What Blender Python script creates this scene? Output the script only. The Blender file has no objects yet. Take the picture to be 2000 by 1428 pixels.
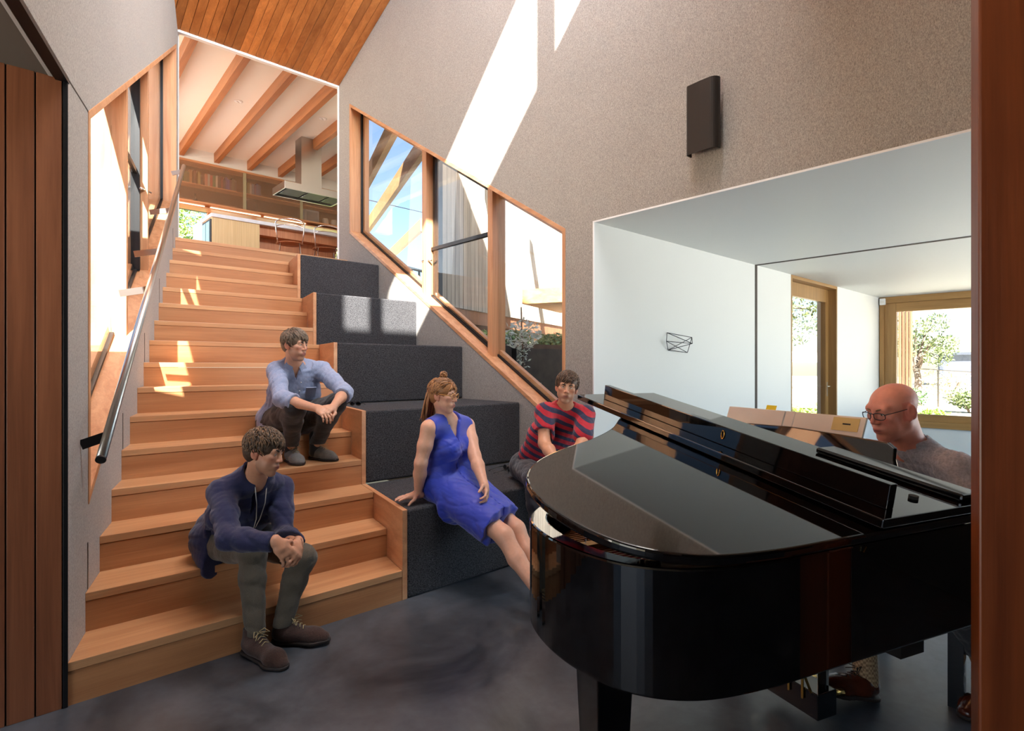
import bpy, bmesh, math, random
import numpy as np
from mathutils import Vector, Matrix
random.seed(7); np.random.seed(7)
S = bpy.context.scene
C = S.collection

# ---------------------------------------------------------------- camera
F_PX, Y0, ANG, EYE = 1109.556, 716.837, 0.73632, 1.3274
CA, SA = math.cos(ANG), math.sin(ANG)
cam = bpy.data.cameras.new('camera'); cam_o = bpy.data.objects.new('camera', cam); C.objects.link(cam_o)
cam.sensor_width = 36.0; cam.lens = F_PX / 2000 * 36.0; cam.shift_y = (Y0 - 714.0) / 2000
cam.clip_start = 0.02; cam.clip_end = 400
cam_o.location = (0, 0, EYE); cam_o.rotation_euler = (math.pi / 2, 0, -ANG)
S.camera = cam_o

# ---------------------------------------------------------------- sky, sun, fill lamps
w = bpy.data.worlds.new('sky'); S.world = w; w.use_nodes = True
nt = w.node_tree; bg = nt.nodes['Background']
sky = nt.nodes.new('ShaderNodeTexSky'); sky.sky_type = 'NISHITA'; sky.sun_disc = False
sky.sun_elevation = math.radians(44); sky.sun_rotation = math.radians(200); sky.altitude = 0
sky.air_density = 1.0; sky.dust_density = 0.6; sky.ozone_density = 1.4
nt.links.new(sky.outputs[0], bg.inputs[0]); bg.inputs[1].default_value = 0.30

SUN_DIR = Vector((0.70, 1.0, -1.07)).normalized()
sl = bpy.data.lights.new('sun', 'SUN'); sl.energy = 50.0; sl.angle = math.radians(0.6); sl.color = (1.0, 0.955, 0.89)
so = bpy.data.objects.new('sun', sl); C.objects.link(so)
so.rotation_euler = SUN_DIR.to_track_quat('-Z', 'Y').to_euler(); so.location = (-5, -8, 12)

def area_light(name, loc, direction, sx, sy, power, col):
    l = bpy.data.lights.new(name, 'AREA'); l.shape = 'RECTANGLE'; l.size = sx; l.size_y = sy; l.energy = power; l.color = col
    o = bpy.data.objects.new(name, l); C.objects.link(o); o.location = loc
    o.rotation_euler = Vector(direction).to_track_quat('-Z', 'Z').to_euler(); return o
# added fill lamps standing in for daylight from unseen, partly assumed glazing
area_light('fill_clerestory', (1.95, 1.45, 6.3), (0.0, 1.0, -0.35), 2.6, 1.1, 500, (0.84, 0.92, 1.0))
area_light('fill_low_room', (-3.9, 0.2, 1.35), (1, 0, 0), 3.6, 2.0, 50, (0.95, 0.97, 1.0))
area_light('fill_living', (7.0, -2.4, 1.3), (0, 1, 0), 5.5, 2.1, 110, (0.44, 0.72, 1.0))
area_light('fill_kitchen', (0.75, 9.4, 4.1), (1, 0.1, 0), 3.4, 1.9, 46, (0.92, 0.96, 1.0))

vs = S.view_settings; vs.view_transform = 'Standard'; vs.look = 'None'; vs.exposure = 0.0; vs.gamma = 1.0; vs.use_curve_mapping = False
S.display_settings.display_device = 'sRGB'
S.cycles.use_denoising = True
S.cycles.max_bounces = 9; S.cycles.diffuse_bounces = 4; S.cycles.glossy_bounces = 5; S.cycles.transparent_max_bounces = 16
S.cycles.sample_clamp_indirect = 8.0; S.cycles.caustics_reflective = False; S.cycles.caustics_refractive = False

# ---------------------------------------------------------------- helpers
def P(px, py, z):                      # photograph pixel + depth along the lens axis -> point in the room
    x = (px - 1000) / F_PX * z; h = (Y0 - py) / F_PX * z
    return Vector((x * CA + z * SA, z * CA - x * SA, EYE + h))
def onH(px, py, H):
    return P(px, py, (H - EYE) * F_PX / (Y0 - py))
def onV(px, py, v):
    x = (px - 1000) / F_PX; return P(px, py, v / (CA - x * SA))
def onU(px, py, u):
    x = (px - 1000) / F_PX; return P(px, py, u / (x * CA + SA))
def CS(xr, z, H):                      # lens-aligned floor coordinates -> room
    return Vector((xr * CA + z * SA, z * CA - xr * SA, H))

ORG = {}                               # world origin of every object
class MB:
    def __init__(s): s.v = []; s.f = []
    def add(s, vs, fs):
        n = len(s.v); s.v += [tuple(p) for p in vs]; s.f += [tuple(i + n for i in q) for q in fs]; return s
    def prism(s, lo, hi):              # two matching rings
        n = len(lo); return s.add(list(lo) + list(hi), [tuple(range(n))[::-1], tuple(range(n, 2 * n))] + [(i, (i + 1) % n, n + (i + 1) % n, n + i) for i in range(n)])
    def box(s, x0, x1, y0, y1, z0, z1):
        return s.prism([(x0, y0, z0), (x1, y0, z0), (x1, y1, z0), (x0, y1, z0)], [(x0, y0, z1), (x1, y0, z1), (x1, y1, z1), (x0, y1, z1)])
    def poly(s, pts2, z0, z1):         # plan polygon extruded upwards (counter-clockwise)
        return s.prism([(p[0], p[1], z0) for p in pts2], [(p[0], p[1], z1) for p in pts2])
    def bar(s, a, b, w, h, up=(0, 0, 1)):   # rectangular bar from a to b
        a = Vector(a); b = Vector(b); d = (b - a).normalized(); up = Vector(up)
        r = d.cross(up)
        if r.length < 1e-4: r = d.cross(Vector((1, 0, 0)))
        r.normalize(); t = r.cross(d)
        o = [(-w / 2, -h / 2), (w / 2, -h / 2), (w / 2, h / 2), (-w / 2, h / 2)]
        return s.prism([a + r * x + t * y for x, y in o], [b + r * x + t * y for x, y in o])
    def tube(s, pts, rad, n=10, closed=False):
        pts = [Vector(p) for p in pts]; m = len(pts); rr = rad if isinstance(rad, (list, tuple)) else [rad] * m
        ref = None; base = len(s.v); idx = []
        for i, p in enumerate(pts):
            d = (pts[(i + 1) % m] - pts[i - 1]) if closed else (pts[min(i + 1, m - 1)] - pts[max(i - 1, 0)])
            d.normalize()
            if ref is None: ref = d.orthogonal().normalized()
            ref = (ref - d * ref.dot(d))
            ref = ref.normalized() if ref.length > 1e-5 else d.orthogonal().normalized()
            q = d.cross(ref); row = []
            for k in range(n):
                t = 2 * math.pi * k / n; row.append(len(s.v)); s.v.append(tuple(p + (ref * math.cos(t) + q * math.sin(t)) * rr[i]))
            idx.append(row)
        for i in range(m if closed else m - 1):
            A, B = idx[i], idx[(i + 1) % m]
            for k in range(n): s.f.append((A[k], A[(k + 1) % n], B[(k + 1) % n], B[k]))
        if not closed: s.f.append(tuple(idx[0][::-1])); s.f.append(tuple(idx[-1]))
        return s
    def ball(s, c, r, nu=12, nv=8, axes=None):
        c = Vector(c); r = (r, r, r) if isinstance(r, (int, float)) else r
        ax = axes or (Vector((1, 0, 0)), Vector((0, 1, 0)), Vector((0, 0, 1))); b = len(s.v)
        s.v.append(tuple(c - ax[2] * r[2]))
        for j in range(1, nv):
            t = -math.pi / 2 + math.pi * j / nv
            for i in range(nu):
                a = 2 * math.pi * i / nu
                s.v.append(tuple(c + ax[0] * r[0] * math.cos(t) * math.cos(a) + ax[1] * r[1] * math.cos(t) * math.sin(a) + ax[2] * r[2] * math.sin(t)))
        s.v.append(tuple(c + ax[2] * r[2])); e = len(s.v) - 1
        for i in range(nu):
            s.f.append((b, b + 1 + (i + 1) % nu, b + 1 + i)); s.f.append((e, e - nu + i, e - nu + (i + 1) % nu))
            for j in range(nv - 2): k = b + 1 + j * nu; s.f.append((k + i, k + (i + 1) % nu, k + nu + (i + 1) % nu, k + nu + i))
        return s
    def lathe(s, c, prof, n=20):       # prof: (radius, z)
        c = Vector(c); return s.tube([c + Vector((0, 0, z)) for _, z in prof], [r for r, _ in prof], n)
def link(name, mb, mat, parent=None, smooth=False, bevel=0, seg=2, org=None):
    me = bpy.data.meshes.new(name)
    o0 = Vector(org) if org is not None else (ORG[parent.name] if parent else Vector((0, 0, 0)))
    me.from_pydata([(x - o0.x, y - o0.y, z - o0.z) for x, y, z in mb.v], [], mb.f); me.update()
    bm = bmesh.new(); bm.from_mesh(me); bmesh.ops.recalc_face_normals(bm, faces=bm.faces); bm.to_mesh(me); bm.free()
    o = bpy.data.objects.new(name, me); C.objects.link(o)
    if mat: me.materials.append(mat)
    if parent: o.parent = parent; o.location = o0 - ORG[parent.name]
    else: o.location = o0
    ORG[o.name] = o0
    if smooth:
        me.shade_smooth()
    if bevel:
        b = o.modifiers.new('bevel', 'BEVEL'); b.width = bevel; b.segments = seg; b.limit_method = 'ANGLE'; b.angle_limit = math.radians(40)
        if not smooth and seg > 1: b.harden_normals = False
    return o
def thing(name, loc, label, cat, group=None):
    o = bpy.data.objects.new(name, None); C.objects.link(o); o.location = loc; o.empty_display_size = .1
    ORG[o.name] = Vector(loc); o['label'] = label; o['category'] = cat
    if group: o['group'] = group
    return o
def tag(o, label, cat, group=None):
    o['label'] = label; o['category'] = cat
    if group: o['group'] = group
    return o
def struct(o): o['kind'] = 'structure'; return o
def sempty(name, loc):
    o = bpy.data.objects.new(name, None); C.objects.link(o); o.location = loc; ORG[o.name] = Vector(loc); o['kind'] = 'structure'; return o
def copy_tree(o, loc, rotz=None, parent=None):
    c = o.copy(); C.objects.link(c); ORG[c.name] = Vector(loc)
    if parent: c.parent = parent
    else:
        c.location = loc
        if rotz is not None: c.rotation_euler = (0, 0, rotz)
    for ch in o.children: copy_tree(ch, loc, None, c)
    return c

# ---------------------------------------------------------------- materials
M = {}
def lin(c): return tuple((x / 255 / 12.92 if x / 255 <= .04045 else ((x / 255 + .055) / 1.055) ** 2.4) for x in c) + (1,)
def newmat(name):
    m = bpy.data.materials.new(name); m.use_nodes = True; n = m.node_tree; b = n.nodes['Principled BSDF']; M[name] = m; return m, n, b
def flat(name, rgb, rough=.5, metal=0.0, coat=0.0, spec=None, noise=0.0, nscale=40, bump=0.0):
    m, n, b = newmat(name); b.inputs['Base Color'].default_value = lin(rgb); b.inputs['Roughness'].default_value = rough; b.inputs['Metallic'].default_value = metal
    b.inputs['Coat Weight'].default_value = coat
    if spec is not None: b.inputs['Specular IOR Level'].default_value = spec
    if noise or bump:
        tc = n.nodes.new('ShaderNodeTexCoord'); t = n.nodes.new('ShaderNodeTexNoise'); t.inputs['Scale'].default_value = nscale; t.inputs['Detail'].default_value = 6
        n.links.new(tc.outputs['Object'], t.inputs['Vector'])
        if noise:
            r = n.nodes.new('ShaderNodeValToRGB'); c = lin(rgb); r.color_ramp.elements[0].position = .3; r.color_ramp.elements[1].position = .7
            r.color_ramp.elements[0].color = tuple(x * (1 - noise) for x in c[:3]) + (1,); r.color_ramp.elements[1].color = tuple(min(1, x * (1 + noise)) for x in c[:3]) + (1,)
            n.links.new(t.outputs['Fac'], r.inputs[0]); n.links.new(r.outputs[0], b.inputs['Base Color'])
        if bump:
            bp = n.nodes.new('ShaderNodeBump'); bp.inputs['Strength'].default_value = bump; bp.inputs['Distance'].default_value = .01
            n.links.new(t.outputs['Fac'], bp.inputs['Height']); n.links.new(bp.outputs[0], b.inputs['Normal'])
    return m
def wood(name, dark, light, axis=0, rough=.42, vary=.35, cross=11.0, along=.55, contrast=(.28, .72), tilt=0.0):
    """timber: grain runs along one axis, every board shifted and tinted on its own"""
    m, n, b = newmat(name); N = n.nodes; L = n.links
    tc = N.new('ShaderNodeTexCoord'); oi = N.new('ShaderNodeObjectInfo')
    ml = N.new('ShaderNodeMath'); ml.operation = 'MULTIPLY'; ml.inputs[1].default_value = 37.0; L.new(oi.outputs['Random'], ml.inputs[0])
    ad = N.new('ShaderNodeVectorMath'); ad.operation = 'ADD'; L.new(tc.outputs['Object'], ad.inputs[0]); L.new(ml.outputs[0], ad.inputs[1])
    mp = N.new('ShaderNodeMapping'); sc = [cross] * 3; sc[axis] = along; mp.inputs['Scale'].default_value = sc; mp.inputs['Rotation'].default_value = (0, 0, tilt); L.new(ad.outputs[0], mp.inputs[0])
    t1 = N.new('ShaderNodeTexNoise'); t1.inputs['Scale'].default_value = 1.0; t1.inputs['Detail'].default_value = 7; t1.inputs['Roughness'].default_value = .62; t1.inputs['Distortion'].default_value = .8; L.new(mp.outputs[0], t1.inputs['Vector'])
    mp2 = N.new('ShaderNodeMapping'); sc = [150.0] * 3; sc[axis] = 3.0; mp2.inputs['Scale'].default_value = sc; mp2.inputs['Rotation'].default_value = (0, 0, tilt); L.new(ad.outputs[0], mp2.inputs[0])
    t2 = N.new('ShaderNodeTexNoise'); t2.inputs['Scale'].default_value = 1.0; t2.inputs['Detail'].default_value = 3; L.new(mp2.outputs[0], t2.inputs['Vector'])
    r = N.new('ShaderNodeValToRGB'); r.color_ramp.elements[0].position, r.color_ramp.elements[1].position = contrast
    r.color_ramp.elements[0].color = lin(dark); r.color_ramp.elements[1].color = lin(light); L.new(t1.outputs['Fac'], r.inputs[0])
    mr = N.new('ShaderNodeMapRange'); mr.inputs[3].default_value = .82; mr.inputs[4].default_value = 1.12; L.new(t2.outputs['Fac'], mr.inputs[0])
    mr2 = N.new('ShaderNodeMapRange'); mr2.inputs[3].default_value = 1 - vary / 2; mr2.inputs[4].default_value = 1 + vary / 2; L.new(oi.outputs['Random'], mr2.inputs[0])
    mm = N.new('ShaderNodeMath'); mm.operation = 'MULTIPLY'; L.new(mr.outputs[0], mm.inputs[0]); L.new(mr2.outputs[0], mm.inputs[1])
    mx = N.new('ShaderNodeVectorMath'); mx.operation = 'SCALE'; L.new(r.outputs[0], mx.inputs[0]); L.new(mm.outputs[0], mx.inputs['Scale']); L.new(mx.outputs[0], b.inputs['Base Color'])
    b.inputs['Roughness'].default_value = rough
    bp = N.new('ShaderNodeBump'); bp.inputs['Strength'].default_value = .12; bp.inputs['Distance'].default_value = .004; L.new(t2.outputs['Fac'], bp.inputs['Height']); L.new(bp.outputs[0], b.inputs['Normal'])
    return m
def felt(name, dark, light, scale=(60, 60, 22), rough=.95, bump=.5, big=.12, sheen=.3, cp=(.3, .7)):
    m, n, b = newmat(name); N = n.nodes; L = n.links
    tc = N.new('ShaderNodeTexCoord'); mp = N.new('ShaderNodeMapping'); mp.inputs['Scale'].default_value = scale; L.new(tc.outputs['Object'], mp.inputs[0])
    t = N.new('ShaderNodeTexNoise'); t.inputs['Scale'].default_value = 1; t.inputs['Detail'].default_value = 8; t.inputs['Roughness'].default_value = .75; t.inputs['Distortion'].default_value = .6; L.new(mp.outputs[0], t.inputs['Vector'])
    r = N.new('ShaderNodeValToRGB'); r.color_ramp.elements[0].position, r.color_ramp.elements[1].position = cp; r.color_ramp.elements[0].color = lin(dark); r.color_ramp.elements[1].color = lin(light); L.new(t.outputs['Fac'], r.inputs[0])
    t2 = N.new('ShaderNodeTexNoise'); t2.inputs['Scale'].default_value = 2.2; t2.inputs['Detail'].default_value = 4; L.new(tc.outputs['Object'], t2.inputs['Vector'])
    mr = N.new('ShaderNodeMapRange'); mr.inputs[3].default_value = 1 - big; mr.inputs[4].default_value = 1 + big; L.new(t2.outputs['Fac'], mr.inputs[0])
    mx = N.new('ShaderNodeVectorMath'); mx.operation = 'SCALE'; L.new(r.outputs[0], mx.inputs[0]); L.new(mr.outputs[0], mx.inputs['Scale']); L.new(mx.outputs[0], b.inputs['Base Color'])
    b.inputs['Roughness'].default_value = rough; b.inputs['Sheen Weight'].default_value = sheen; b.inputs['Specular IOR Level'].default_value = .1
    bp = N.new('ShaderNodeBump'); bp.inputs['Strength'].default_value = bump; bp.inputs['Distance'].default_value = .006; L.new(t.outputs['Fac'], bp.inputs['Height']); L.new(bp.outputs[0], b.inputs['Normal'])
    return m
def pane(name, tint=(1, 1, 1), refl=1.0, haze=0.0, hcol=(200, 190, 180)):
    """thin window glass: clear, mirror-like at grazing angles"""
    m = bpy.data.materials.new(name); m.use_nodes = True; n = m.node_tree; N = n.nodes; L = n.links; N.remove(N['Principled BSDF']); M[name] = m
    out = N['Material Output']; tr = N.new('ShaderNodeBsdfTransparent'); tr.inputs[0].default_value = tint + (1,)
    gl = N.new('ShaderNodeBsdfGlossy'); gl.inputs['Roughness'].default_value = .0
    fr = N.new('ShaderNodeFresnel'); ge = N.new('ShaderNodeNewGeometry'); im = N.new('ShaderNodeMapRange'); im.inputs[3].default_value = 1.45; im.inputs[4].default_value = 1 / 1.45; L.new(ge.outputs['Backfacing'], im.inputs[0]); L.new(im.outputs[0], fr.inputs[0])   # same reflectance from both sides
    mu = N.new('ShaderNodeMath'); mu.operation = 'MULTIPLY'; mu.inputs[1].default_value = refl; L.new(fr.outputs[0], mu.inputs[0])
    mx = N.new('ShaderNodeMixShader'); L.new(mu.outputs[0], mx.inputs[0]); L.new(tr.outputs[0], mx.inputs[1]); L.new(gl.outputs[0], mx.inputs[2])
    res = mx
    if haze:
        df = N.new('ShaderNodeBsdfDiffuse'); df.inputs[0].default_value = lin(hcol); m2 = N.new('ShaderNodeMixShader'); m2.inputs[0].default_value = haze
        L.new(mx.outputs[0], m2.inputs[1]); L.new(df.outputs[0], m2.inputs[2]); res = m2
    L.new(res.outputs[0], out.inputs[0]); return m

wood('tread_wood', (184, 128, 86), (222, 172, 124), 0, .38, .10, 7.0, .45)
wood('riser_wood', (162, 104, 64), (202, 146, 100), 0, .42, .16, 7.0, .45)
wood('side_wood', (192, 132, 90), (226, 172, 126), 1, .42, .10)
wood('board_y', (170, 98, 44), (224, 148, 80), 1, .40, .55, 9, .5)
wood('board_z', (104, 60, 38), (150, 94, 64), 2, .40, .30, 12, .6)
wood('frame_z', (186, 124, 82), (222, 168, 124), 2, .4, .15, 16, .8)
wood('frame_y', (186, 124, 82), (222, 168, 124), 1, .4, .15, 16, .8)
wood('frame_x', (186, 124, 82), (222, 168, 124), 0, .4, .15, 16, .8)
wood('beam_wood', (140, 84, 46), (178, 116, 70), 1, .45, .15, 12, .6, tilt=.17)
wood('oak_yellow_z', (138, 100, 54), (174, 134, 80), 2, .45, .15, 14, .7)
wood('oak_yellow_x', (138, 100, 54), (174, 134, 80), 0, .45, .15, 14, .7)
wood('oak_yellow_y', (138, 100, 54), (174, 134, 80), 1, .45, .15, 14, .7)
wood('door_wood', (92, 40, 18), (150, 78, 40), 2, .35, .2, 9, .5)
wood('ext_board', (132, 122, 112), (168, 158, 146), 2, .8, .25, 14, .7)
wood('ext_red', (110, 66, 42), (140, 92, 62), 2, .7, .3, 14, .7)
wood('ext_beam', (158, 114, 66), (196, 150, 98), 1, .6, .2, 10, .6, tilt=.3)
felt('felt_wall', (98, 94, 90), (198, 190, 182), (260, 260, 110), .95, .35, .07, .2)
felt('carpet', (16, 16, 17), (112, 110, 114), (150, 150, 150), 1.0, 1.0, .1, .1, (.40, .72))
flat('black_gloss', (5, 5, 6), .03); M['black_gloss'].node_tree.nodes['Principled BSDF'].inputs['IOR'].default_value = 1.65
flat('black_satin', (14, 14, 15), .35)
flat('black_metal', (26, 26, 28), .4, .3)
flat('bronze_metal', (52, 46, 42), .45, .5)
flat('steel', (196, 192, 186), .28, 1.0)
flat('steel_dark', (110, 105, 98), .35, 1.0)
flat('chrome', (225, 225, 228), .08, 1.0)
flat('brass', (214, 170, 90), .25, 1.0)
flat('gold_plate', (196, 140, 52), .4, .8)
flat('white_paint', (226, 224, 218), .6)
flat('living_paint', (222, 224, 222), .55)
flat('trim_white', (235, 235, 235), .45)
flat('grey_ceiling', (120, 114, 106), .8)
flat('dark_paint', (60, 50, 44), .7)
flat('red_felt', (170, 26, 30), .9)
flat('rubber', (20, 20, 20), .8)
pane('glass', (0.97, 0.985, 0.98), .9)
def concrete():
    m, n, b = newmat('concrete'); N = n.nodes; L = n.links
    tc = N.new('ShaderNodeTexCoord'); t = N.new('ShaderNodeTexNoise'); t.inputs['Scale'].default_value = 1.7; t.inputs['Detail'].default_value = 9; t.inputs['Roughness'].default_value = .62; t.inputs['Distortion'].default_value = .5; L.new(tc.outputs['Object'], t.inputs['Vector'])
    r = N.new('ShaderNodeValToRGB'); e = r.color_ramp.elements; e[0].position = .30; e[0].color = lin((32, 35, 40)); e[1].position = .72; e[1].color = lin((96, 102, 110)); L.new(t.outputs['Fac'], r.inputs[0])
    t2 = N.new('ShaderNodeTexNoise'); t2.inputs['Scale'].default_value = 26; t2.inputs['Detail'].default_value = 6; L.new(tc.outputs['Object'], t2.inputs['Vector'])
    mr = N.new('ShaderNodeMapRange'); mr.inputs[3].default_value = .75; mr.inputs[4].default_value = 1.25; L.new(t2.outputs['Fac'], mr.inputs[0])
    mx = N.new('ShaderNodeVectorMath'); mx.operation = 'SCALE'; L.new(r.outputs[0], mx.inputs[0]); L.new(mr.outputs[0], mx.inputs['Scale']); L.new(mx.outputs[0], b.inputs['Base Color'])
    r2 = N.new('ShaderNodeMapRange'); r2.inputs[3].default_value = .22; r2.inputs[4].default_value = .48; L.new(t.outputs['Fac'], r2.inputs[0]); L.new(r2.outputs[0], b.inputs['Roughness'])
    bp = N.new('ShaderNodeBump'); bp.inputs['Strength'].default_value = .05; L.new(t2.outputs['Fac'], bp.inputs['Height']); L.new(bp.outputs[0], b.inputs['Normal'])
concrete()
# ================================================================ the setting
G, V1, D, R = 0.2748, 2.8106, 3.3907, 0.17
UL, SL, US, SS = -0.6211, 0.2936, 1.1098, 0.2121
CEIL = 2.44; FK = 16 * R                      # low ceiling, kitchen floor
def uL(v): return UL + SL * v
def uS(v): return US + SS * v
LN = math.hypot(1, SL)
def LW(v, H, o=0.0): return (uL(v) + o / LN, v - o * SL / LN, H)      # point of the splayed left wall, o metres into the room
def roofH(v): return 5.085 + .381 * (7.19 - v)
TW = .26
VF = 1.40                                     # plane of the clerestory
VE = 7.19                                     # far end of the stair hall

# floors
struct(link('floor', MB().box(-4.2, 10.6, -4.2, 3.3, -.2, 0), M['concrete']))
flat('floor_timber', (190, 128, 88), .4)
struct(link('floor_kitchen', MB().poly([(0.2, V1 + 15 * G + .02), (D - .001, V1 + 15 * G + .02), (D - .001, VE), (D + TW, VE + .02), (5.73, 12.0), (.2, 12.0)], FK - .3, FK - .002), M['floor_timber']))

# right wall: felt, with the parallelogram window and the wide opening to the living room

RW_V0, RW_V1 = 3.102, 6.878
def rw_top(v): return 2.44 + .6096 * (v - RW_V0)
def rw_bot(v): return .785 + .604 * (v - RW_V0)
def wallx(mb, quad, x0, x1):                  # quad: (v,H) counter-clockwise
    mb.prism([(x0, v, h) for v, h in quad], [(x1, v, h) for v, h in quad])
OV = 2.8074
mb = MB()
wallx(mb, [(-.7, CEIL), (VF - .1, CEIL), (VF - .1, 5.45), (-.7, 5.45)], D, D + TW); wallx(mb, [(VF - .1, CEIL), (OV, CEIL), (OV, 8.6), (VF - .1, 8.6)], D, D + TW)
wallx(mb, [(OV, 0), (RW_V0, 0), (RW_V0, 8.6), (OV, 8.6)], D, D + TW)
wallx(mb, [(RW_V0, 0), (RW_V1, 0), (RW_V1, rw_bot(RW_V1)), (RW_V0, rw_bot(RW_V0))], D, D + TW)
wallx(mb, [(RW_V0, rw_top(RW_V0)), (RW_V1, rw_top(RW_V1)), (RW_V1, 7.3), (RW_V0, 8.6)], D, D + TW)
wallx(mb, [(RW_V1, 0), (VE, 0), (VE, 7.2), (RW_V1, 7.3)], D, D + TW)
struct(link('wall_right', mb, M['felt_wall']))
# left wall, splayed
LV0, LV1 = 3.136, 7.025
def lw_top(v): return 2.462 + .6107 * (v - LV0)
def lw_bot(v): return .72 + .6107 * (v - LV0)
TL = .22
def walll(mb, quad, o0=0.0, o1=-TL):
    mb.prism([LW(v, h, o0) for v, h in quad], [LW(v, h, o1) for v, h in quad])
LVE = 7.27; LO = 2.818
mb = MB()
walll(mb, [(-.7, CEIL + .015), (VF - .1, CEIL + .015), (VF - .1, 5.45), (-.7, 5.45)]); walll(mb, [(VF - .1, CEIL + .015), (LO, CEIL + .015), (LO, 8.6), (VF - .1, 8.6)])
walll(mb, [(LO, 0), (LV0, 0), (LV0, 8.6), (LO, 8.6)])
walll(mb, [(LV0, 0), (LV1, 0), (LV1, lw_bot(LV1)), (LV0, lw_bot(LV0))])
walll(mb, [(LV0, lw_top(LV0)), (LV1, lw_top(LV1)), (LV1, 7.3), (LV0, 8.6)])
walll(mb, [(LV1, 0), (LVE, 0), (LVE, 7.2), (LV1, 7.3)])
wl = struct(link('wall_left', mb, M['felt_wall']))
link('panel_joint', MB().prism([LW(LO, CEIL + .012, .0015), LW(LV0, CEIL + .02, .0015), LW(LV0, CEIL + .026, .0015), LW(LO, CEIL + .018, .0015)],
     [LW(LO, CEIL + .012, -.005), LW(LV0, CEIL + .02, -.005), LW(LV0, CEIL + .026, -.005), LW(LO, CEIL + .018, -.005)]), M['dark_paint'], wl)
for v0 in (V1 + 1.13 * G, V1 + 4.13 * G, V1 + 7.13 * G, V1 + 10.13 * G, V1 + 14.13 * G):       # slots in the felt beside the steps
    k = int((v0 - V1) / G) + 1
    mbs = MB(); q = [(v0, k * R + .004), (v0 + .012, k * R + .004), (v0 + .012, k * R + .21), (v0, k * R + .21)]
    mbs.prism([LW(v, h, .0016) for v, h in q], [LW(v, h, -.004) for v, h in q]); link('slot', mbs, M['black_satin'], wl)

# wall above the kitchen opening, with its white edge trim
mb = MB().poly([(uL(LVE) - .3, VE + .002), (D + TW, VE + .002), (D + TW, VE + .045), (uL(LVE) - .3, VE + .045)], 5.07, 6.4)
struct(link('wall_far', mb, M['white_paint']))
tr = struct(link('trim_1', MB().box(uL(VE) + .0, D, VE - .006, VE + .05, 5.062, 5.092), M['trim_white'], bevel=.003))
struct(link('trim_2', MB().box(D - .012, D + .05, VE - .004, VE + .03, FK, 5.09), M['trim_white'], bevel=.003))
mb = MB(); mb.prism([LW(LVE - .02, FK, .006), LW(LVE + .03, FK, .006), LW(LVE + .03, FK, -.05), LW(LVE - .02, FK, -.05)], [LW(LVE - .02, 5.08, .006), LW(LVE + .03, 5.08, .006), LW(LVE + .03, 5.08, -.05), LW(LVE - .02, 5.08, -.05)])
struct(link('trim_3', mb, M['trim_white']))

# timber ceiling, every board its own piece
ce = sempty('ceiling', (2, 4.3, 6))
x = D - .001; i = 0; bw = .0895
while x > -.3:
    x0 = x - bw; ve0 = min(VE, (x0 - UL) / SL + .25); ve1 = min(VE, (x - UL) / SL + .25)
    if ve0 > VF + .2:
        g_ = .002; mbb = MB(); ring = [(x0 + g_, VF), (x - g_, VF), (x - g_, ve1), (x0 + g_, ve0)]
        dz = random.uniform(0, .0025)
        mbb.prism([(a, b_, roofH(b_) + dz) for a, b_ in ring], [(a, b_, roofH(b_) + .02) for a, b_ in ring])
        link('ceiling_board', mbb, M['board_y'], ce, bevel=.002, seg=1)
    x = x0; i += 1
mb = MB(); ring = [(-1.2, VF - .3), (D + TW + .5, VF - .3), (D + TW + .5, VE + .03), (-1.2, VE + .03)]
mb.prism([(a, b_, roofH(b_) + .021) for a, b_ in ring], [(a, b_, roofH(b_) + .3) for a, b_ in ring])
link('roof_deck', mb, M['dark_paint'], ce)

# clerestory above the hall (out of the picture): the sun comes in here
def sunline_hi(v): return 8.634 - 1.08 * v
def sunline_lo(v): return 7.33 - 1.05 * v
CLO, CHI = sunline_lo(VF), sunline_hi(VF)
mb = MB().box(-.9, D, VF - .12, VF, 5.3, CLO).box(-.9, D, VF - .12, VF, CHI, 7.6).box(-.9, -.42, VF - .12, VF, CLO, CHI).box(3.34, D, VF - .12, VF, CLO, CHI)
struct(link('wall_clerestory', mb, M['white_paint']))
w5 = sempty('window_5', (2, VF, CLO))
for m_ in (0.13, 2.0): link('mullion', MB().box(m_ - .05, m_ + .05, VF - .11, VF - .02, CLO, CHI), M['frame_z'], w5)
link('glass_pane', MB().box(-.42, 3.34, VF - .07, VF - .062, CLO, CHI), M['glass'], w5)
struct(link('ceiling_front', MB().box(-1.0, D, -.7, VF - .12, 5.3, 5.45), M['white_paint']))
struct(link('wall_front', MB().box(-.95, D, -.75, -.55, CEIL + .0, 5.4), M['felt_wall']))

# low room to the left of the hall: ceiling, board-lined end wall, shell
lowring = [(-4.1, -4.1), (uL(-.7) - .0, -4.1), (uL(-.7), -.7), (uL(LO) - .006, LO), (-4.1, LO)]
lc = struct(link('ceiling_low', MB().poly(lowring, CEIL + .006, CEIL + .12), M['grey_ceiling']))
mb = MB(); q = [(-.7, CEIL - .004), (LO, CEIL - .004), (LO, CEIL + .016), (-.7, CEIL + .016)]
mb.prism([LW(v, h, .004) for v, h in q], [LW(v, h, -.035) for v, h in q]); struct(link('trim_4', mb, M['black_metal']))
mb = MB(); q = [(-.7, CEIL + .004), (LO, CEIL + .004), (LO, CEIL + .012), (-.7, CEIL + .012)]
mb.prism([LW(v, h, -.042) for v, h in q], [LW(v, h, -.055) for v, h in q]); struct(link('trim_5', mb, M['trim_white']))
wb = sempty('wall_boarded', (0, OV, 0))
link('backing', MB().box(-4.1, .15, V1 + .012, V1 + .04, 0, CEIL + .014), M['dark_paint'], wb)
xb = .1865
link('corner_post', MB().box(.189, .205, V1 - .008, V1 + .05, 0, CEIL + .01), M['black_metal'], wb, bevel=.002)
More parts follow.
